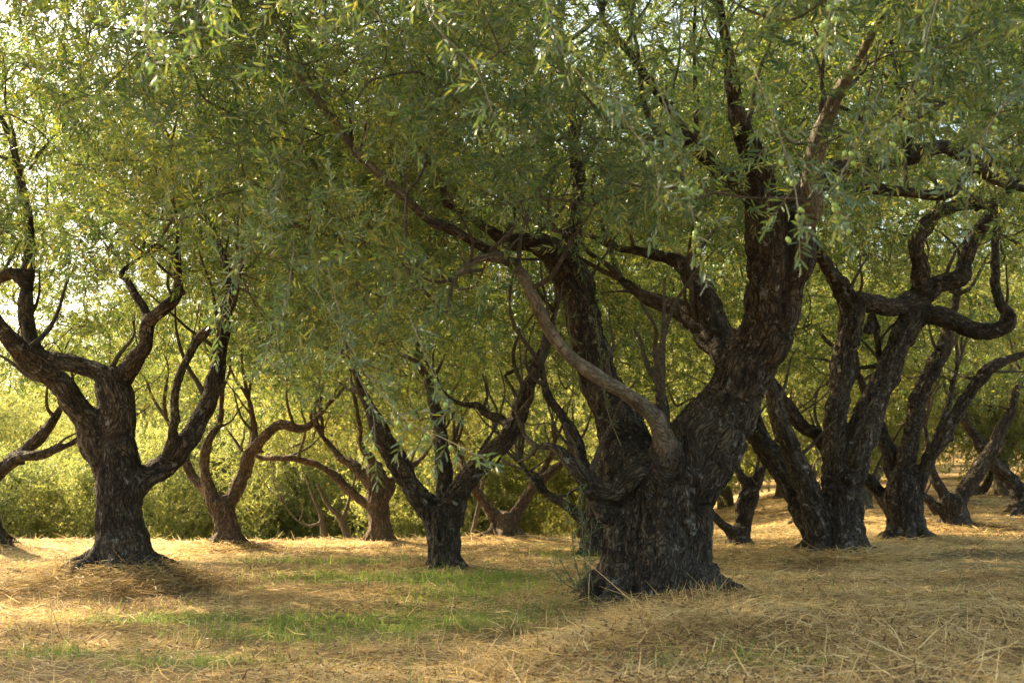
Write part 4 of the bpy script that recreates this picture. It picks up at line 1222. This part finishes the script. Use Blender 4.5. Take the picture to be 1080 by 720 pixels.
# rows of trees down the slope behind the crest
rows = []
for y0, stp in ((31, 4.6), (37, 5.0), (44, 5.2)):
    xm = y0 * .5 + 4
    for x0 in np.arange(-xm, xm + .1, stp):
        x1, y1 = x0 + rf.normal(0, .7), y0 + rf.normal(0, 1.0)
        if x1 < 1 and y0 < 42 and rf.random() < .85: continue
        if y0 < 35 and x1 < -1: y1 += 4
        rows.append((x1, y1, rf.uniform(.85, 1.2)))
for i, (x1, y1, s1) in enumerate(rows):
    copy_tree(PROTO[i % 3], x1, y1, s1, rf.uniform(0, 6.28), ['sunlit olive, nearest far row, ', 'sunlit olive, middle far row, ', 'sunlit olive, last low row, '][0 if y1 < 36 else 1 if y1 < 41 else 2] + where(x1, y1), 'sunlit olives in the rows beyond the terrace')
vr = []
for y0, stp in ((60, 6.2), (73, 7.0), (90, 8.0)):
    xm = y0 * .5 + 6
    for x0 in np.arange(-xm, xm + .1, stp):
        lf = x0 < 4
        vr.append((x0 + rf.normal(0, 1.2), y0 + rf.normal(0, 1.6) + (9 if lf else 0), rf.uniform(.9, 1.3) * (1.25 if lf else 1)))
for i, (x1, y1, s1) in enumerate(vr):
    copy_tree(VPROTO[i % 2], x1, y1, s1, rf.uniform(0, 6.28), ['tall hazy far tree ', 'taller hazier tree, second rank, ', 'palest farthest tree '][0 if y1 < 70 else 1 if y1 < 84 else 2] + where(x1, y1), 'far trees closing the view')

def bush_proto(seed, T, hgt, wid, per, ntip):
    r = np.random.default_rng(seed)
    parts, nn = [], []
    for k in range(7):
        a = k * .9 + r.normal(0, .3); o = np.array([math.cos(a), math.sin(a)])
        P = np.array([[0, 0, -.3, .05], [*(o * .15), .3, .04], [*(o * wid * .35), hgt * .4, .03], [*(o * wid * .6), hgt * .7, .015]])
        P = catmull(P, .2); parts.append(tube(P, 6)); nn.append(P[2:, :3])
    c = np.array([0, 0, hgt * .45])
    tips = sample_crown(ell(c, (wid, wid, hgt * .55), .3), ntip, (-wid, -wid, .05), (wid, wid, hgt), r)
    for P in grow(np.vstack(nn), None, tips, r, tipr=.005): parts.append(tube(catmull(P, .3), 4))
    v, q, t = join_parts(parts)
    root = thing('bush', 'x', 'bush')
    link('stem', mesh_from('bush_stem', v, [q, t], [BARK_FAR], None, {"bk": ('POINT', v)}, smooth=True), root)
    link('foliage', crown_mesh('bush_foliage', T, tips, c, per, r, spread=.25, droop=-.1, leafmat=LEAF_FAR), root)
    return root
BP = [bush_proto(201, T_FAR, 3.4, 2.1, 8, 300), bush_proto(202, T_FAR, 2.6, 1.9, 8, 240)]
bs_ = []
for y0, stp in ((36, 4.6), (43, 4.2), (52, 4.0)):
    xm = y0 * .5 + 3
    for x0 in np.arange(-xm, xm, stp):
        x1, y1 = x0 + rf.normal(0, .5), y0 + rf.normal(0, .8)
        if x1 > 1.5 and y1 < 45: continue
        if x1 > y1 * .32 and y1 < 60: continue
        bs_.append((x1, y1))
for i, (x1, y1) in enumerate(bs_):
    copy_tree(BP[i % 2], x1, y1, rf.uniform(.7, 1.5), rf.uniform(0, 6.28), ['low bright bush, front rank, ', 'bright bush, second rank, ', 'bright bush, rear rank, '][0 if y1 < 40 else 1 if y1 < 47 else 2] + where(x1, y1), 'bushes below the edge of the terrace')
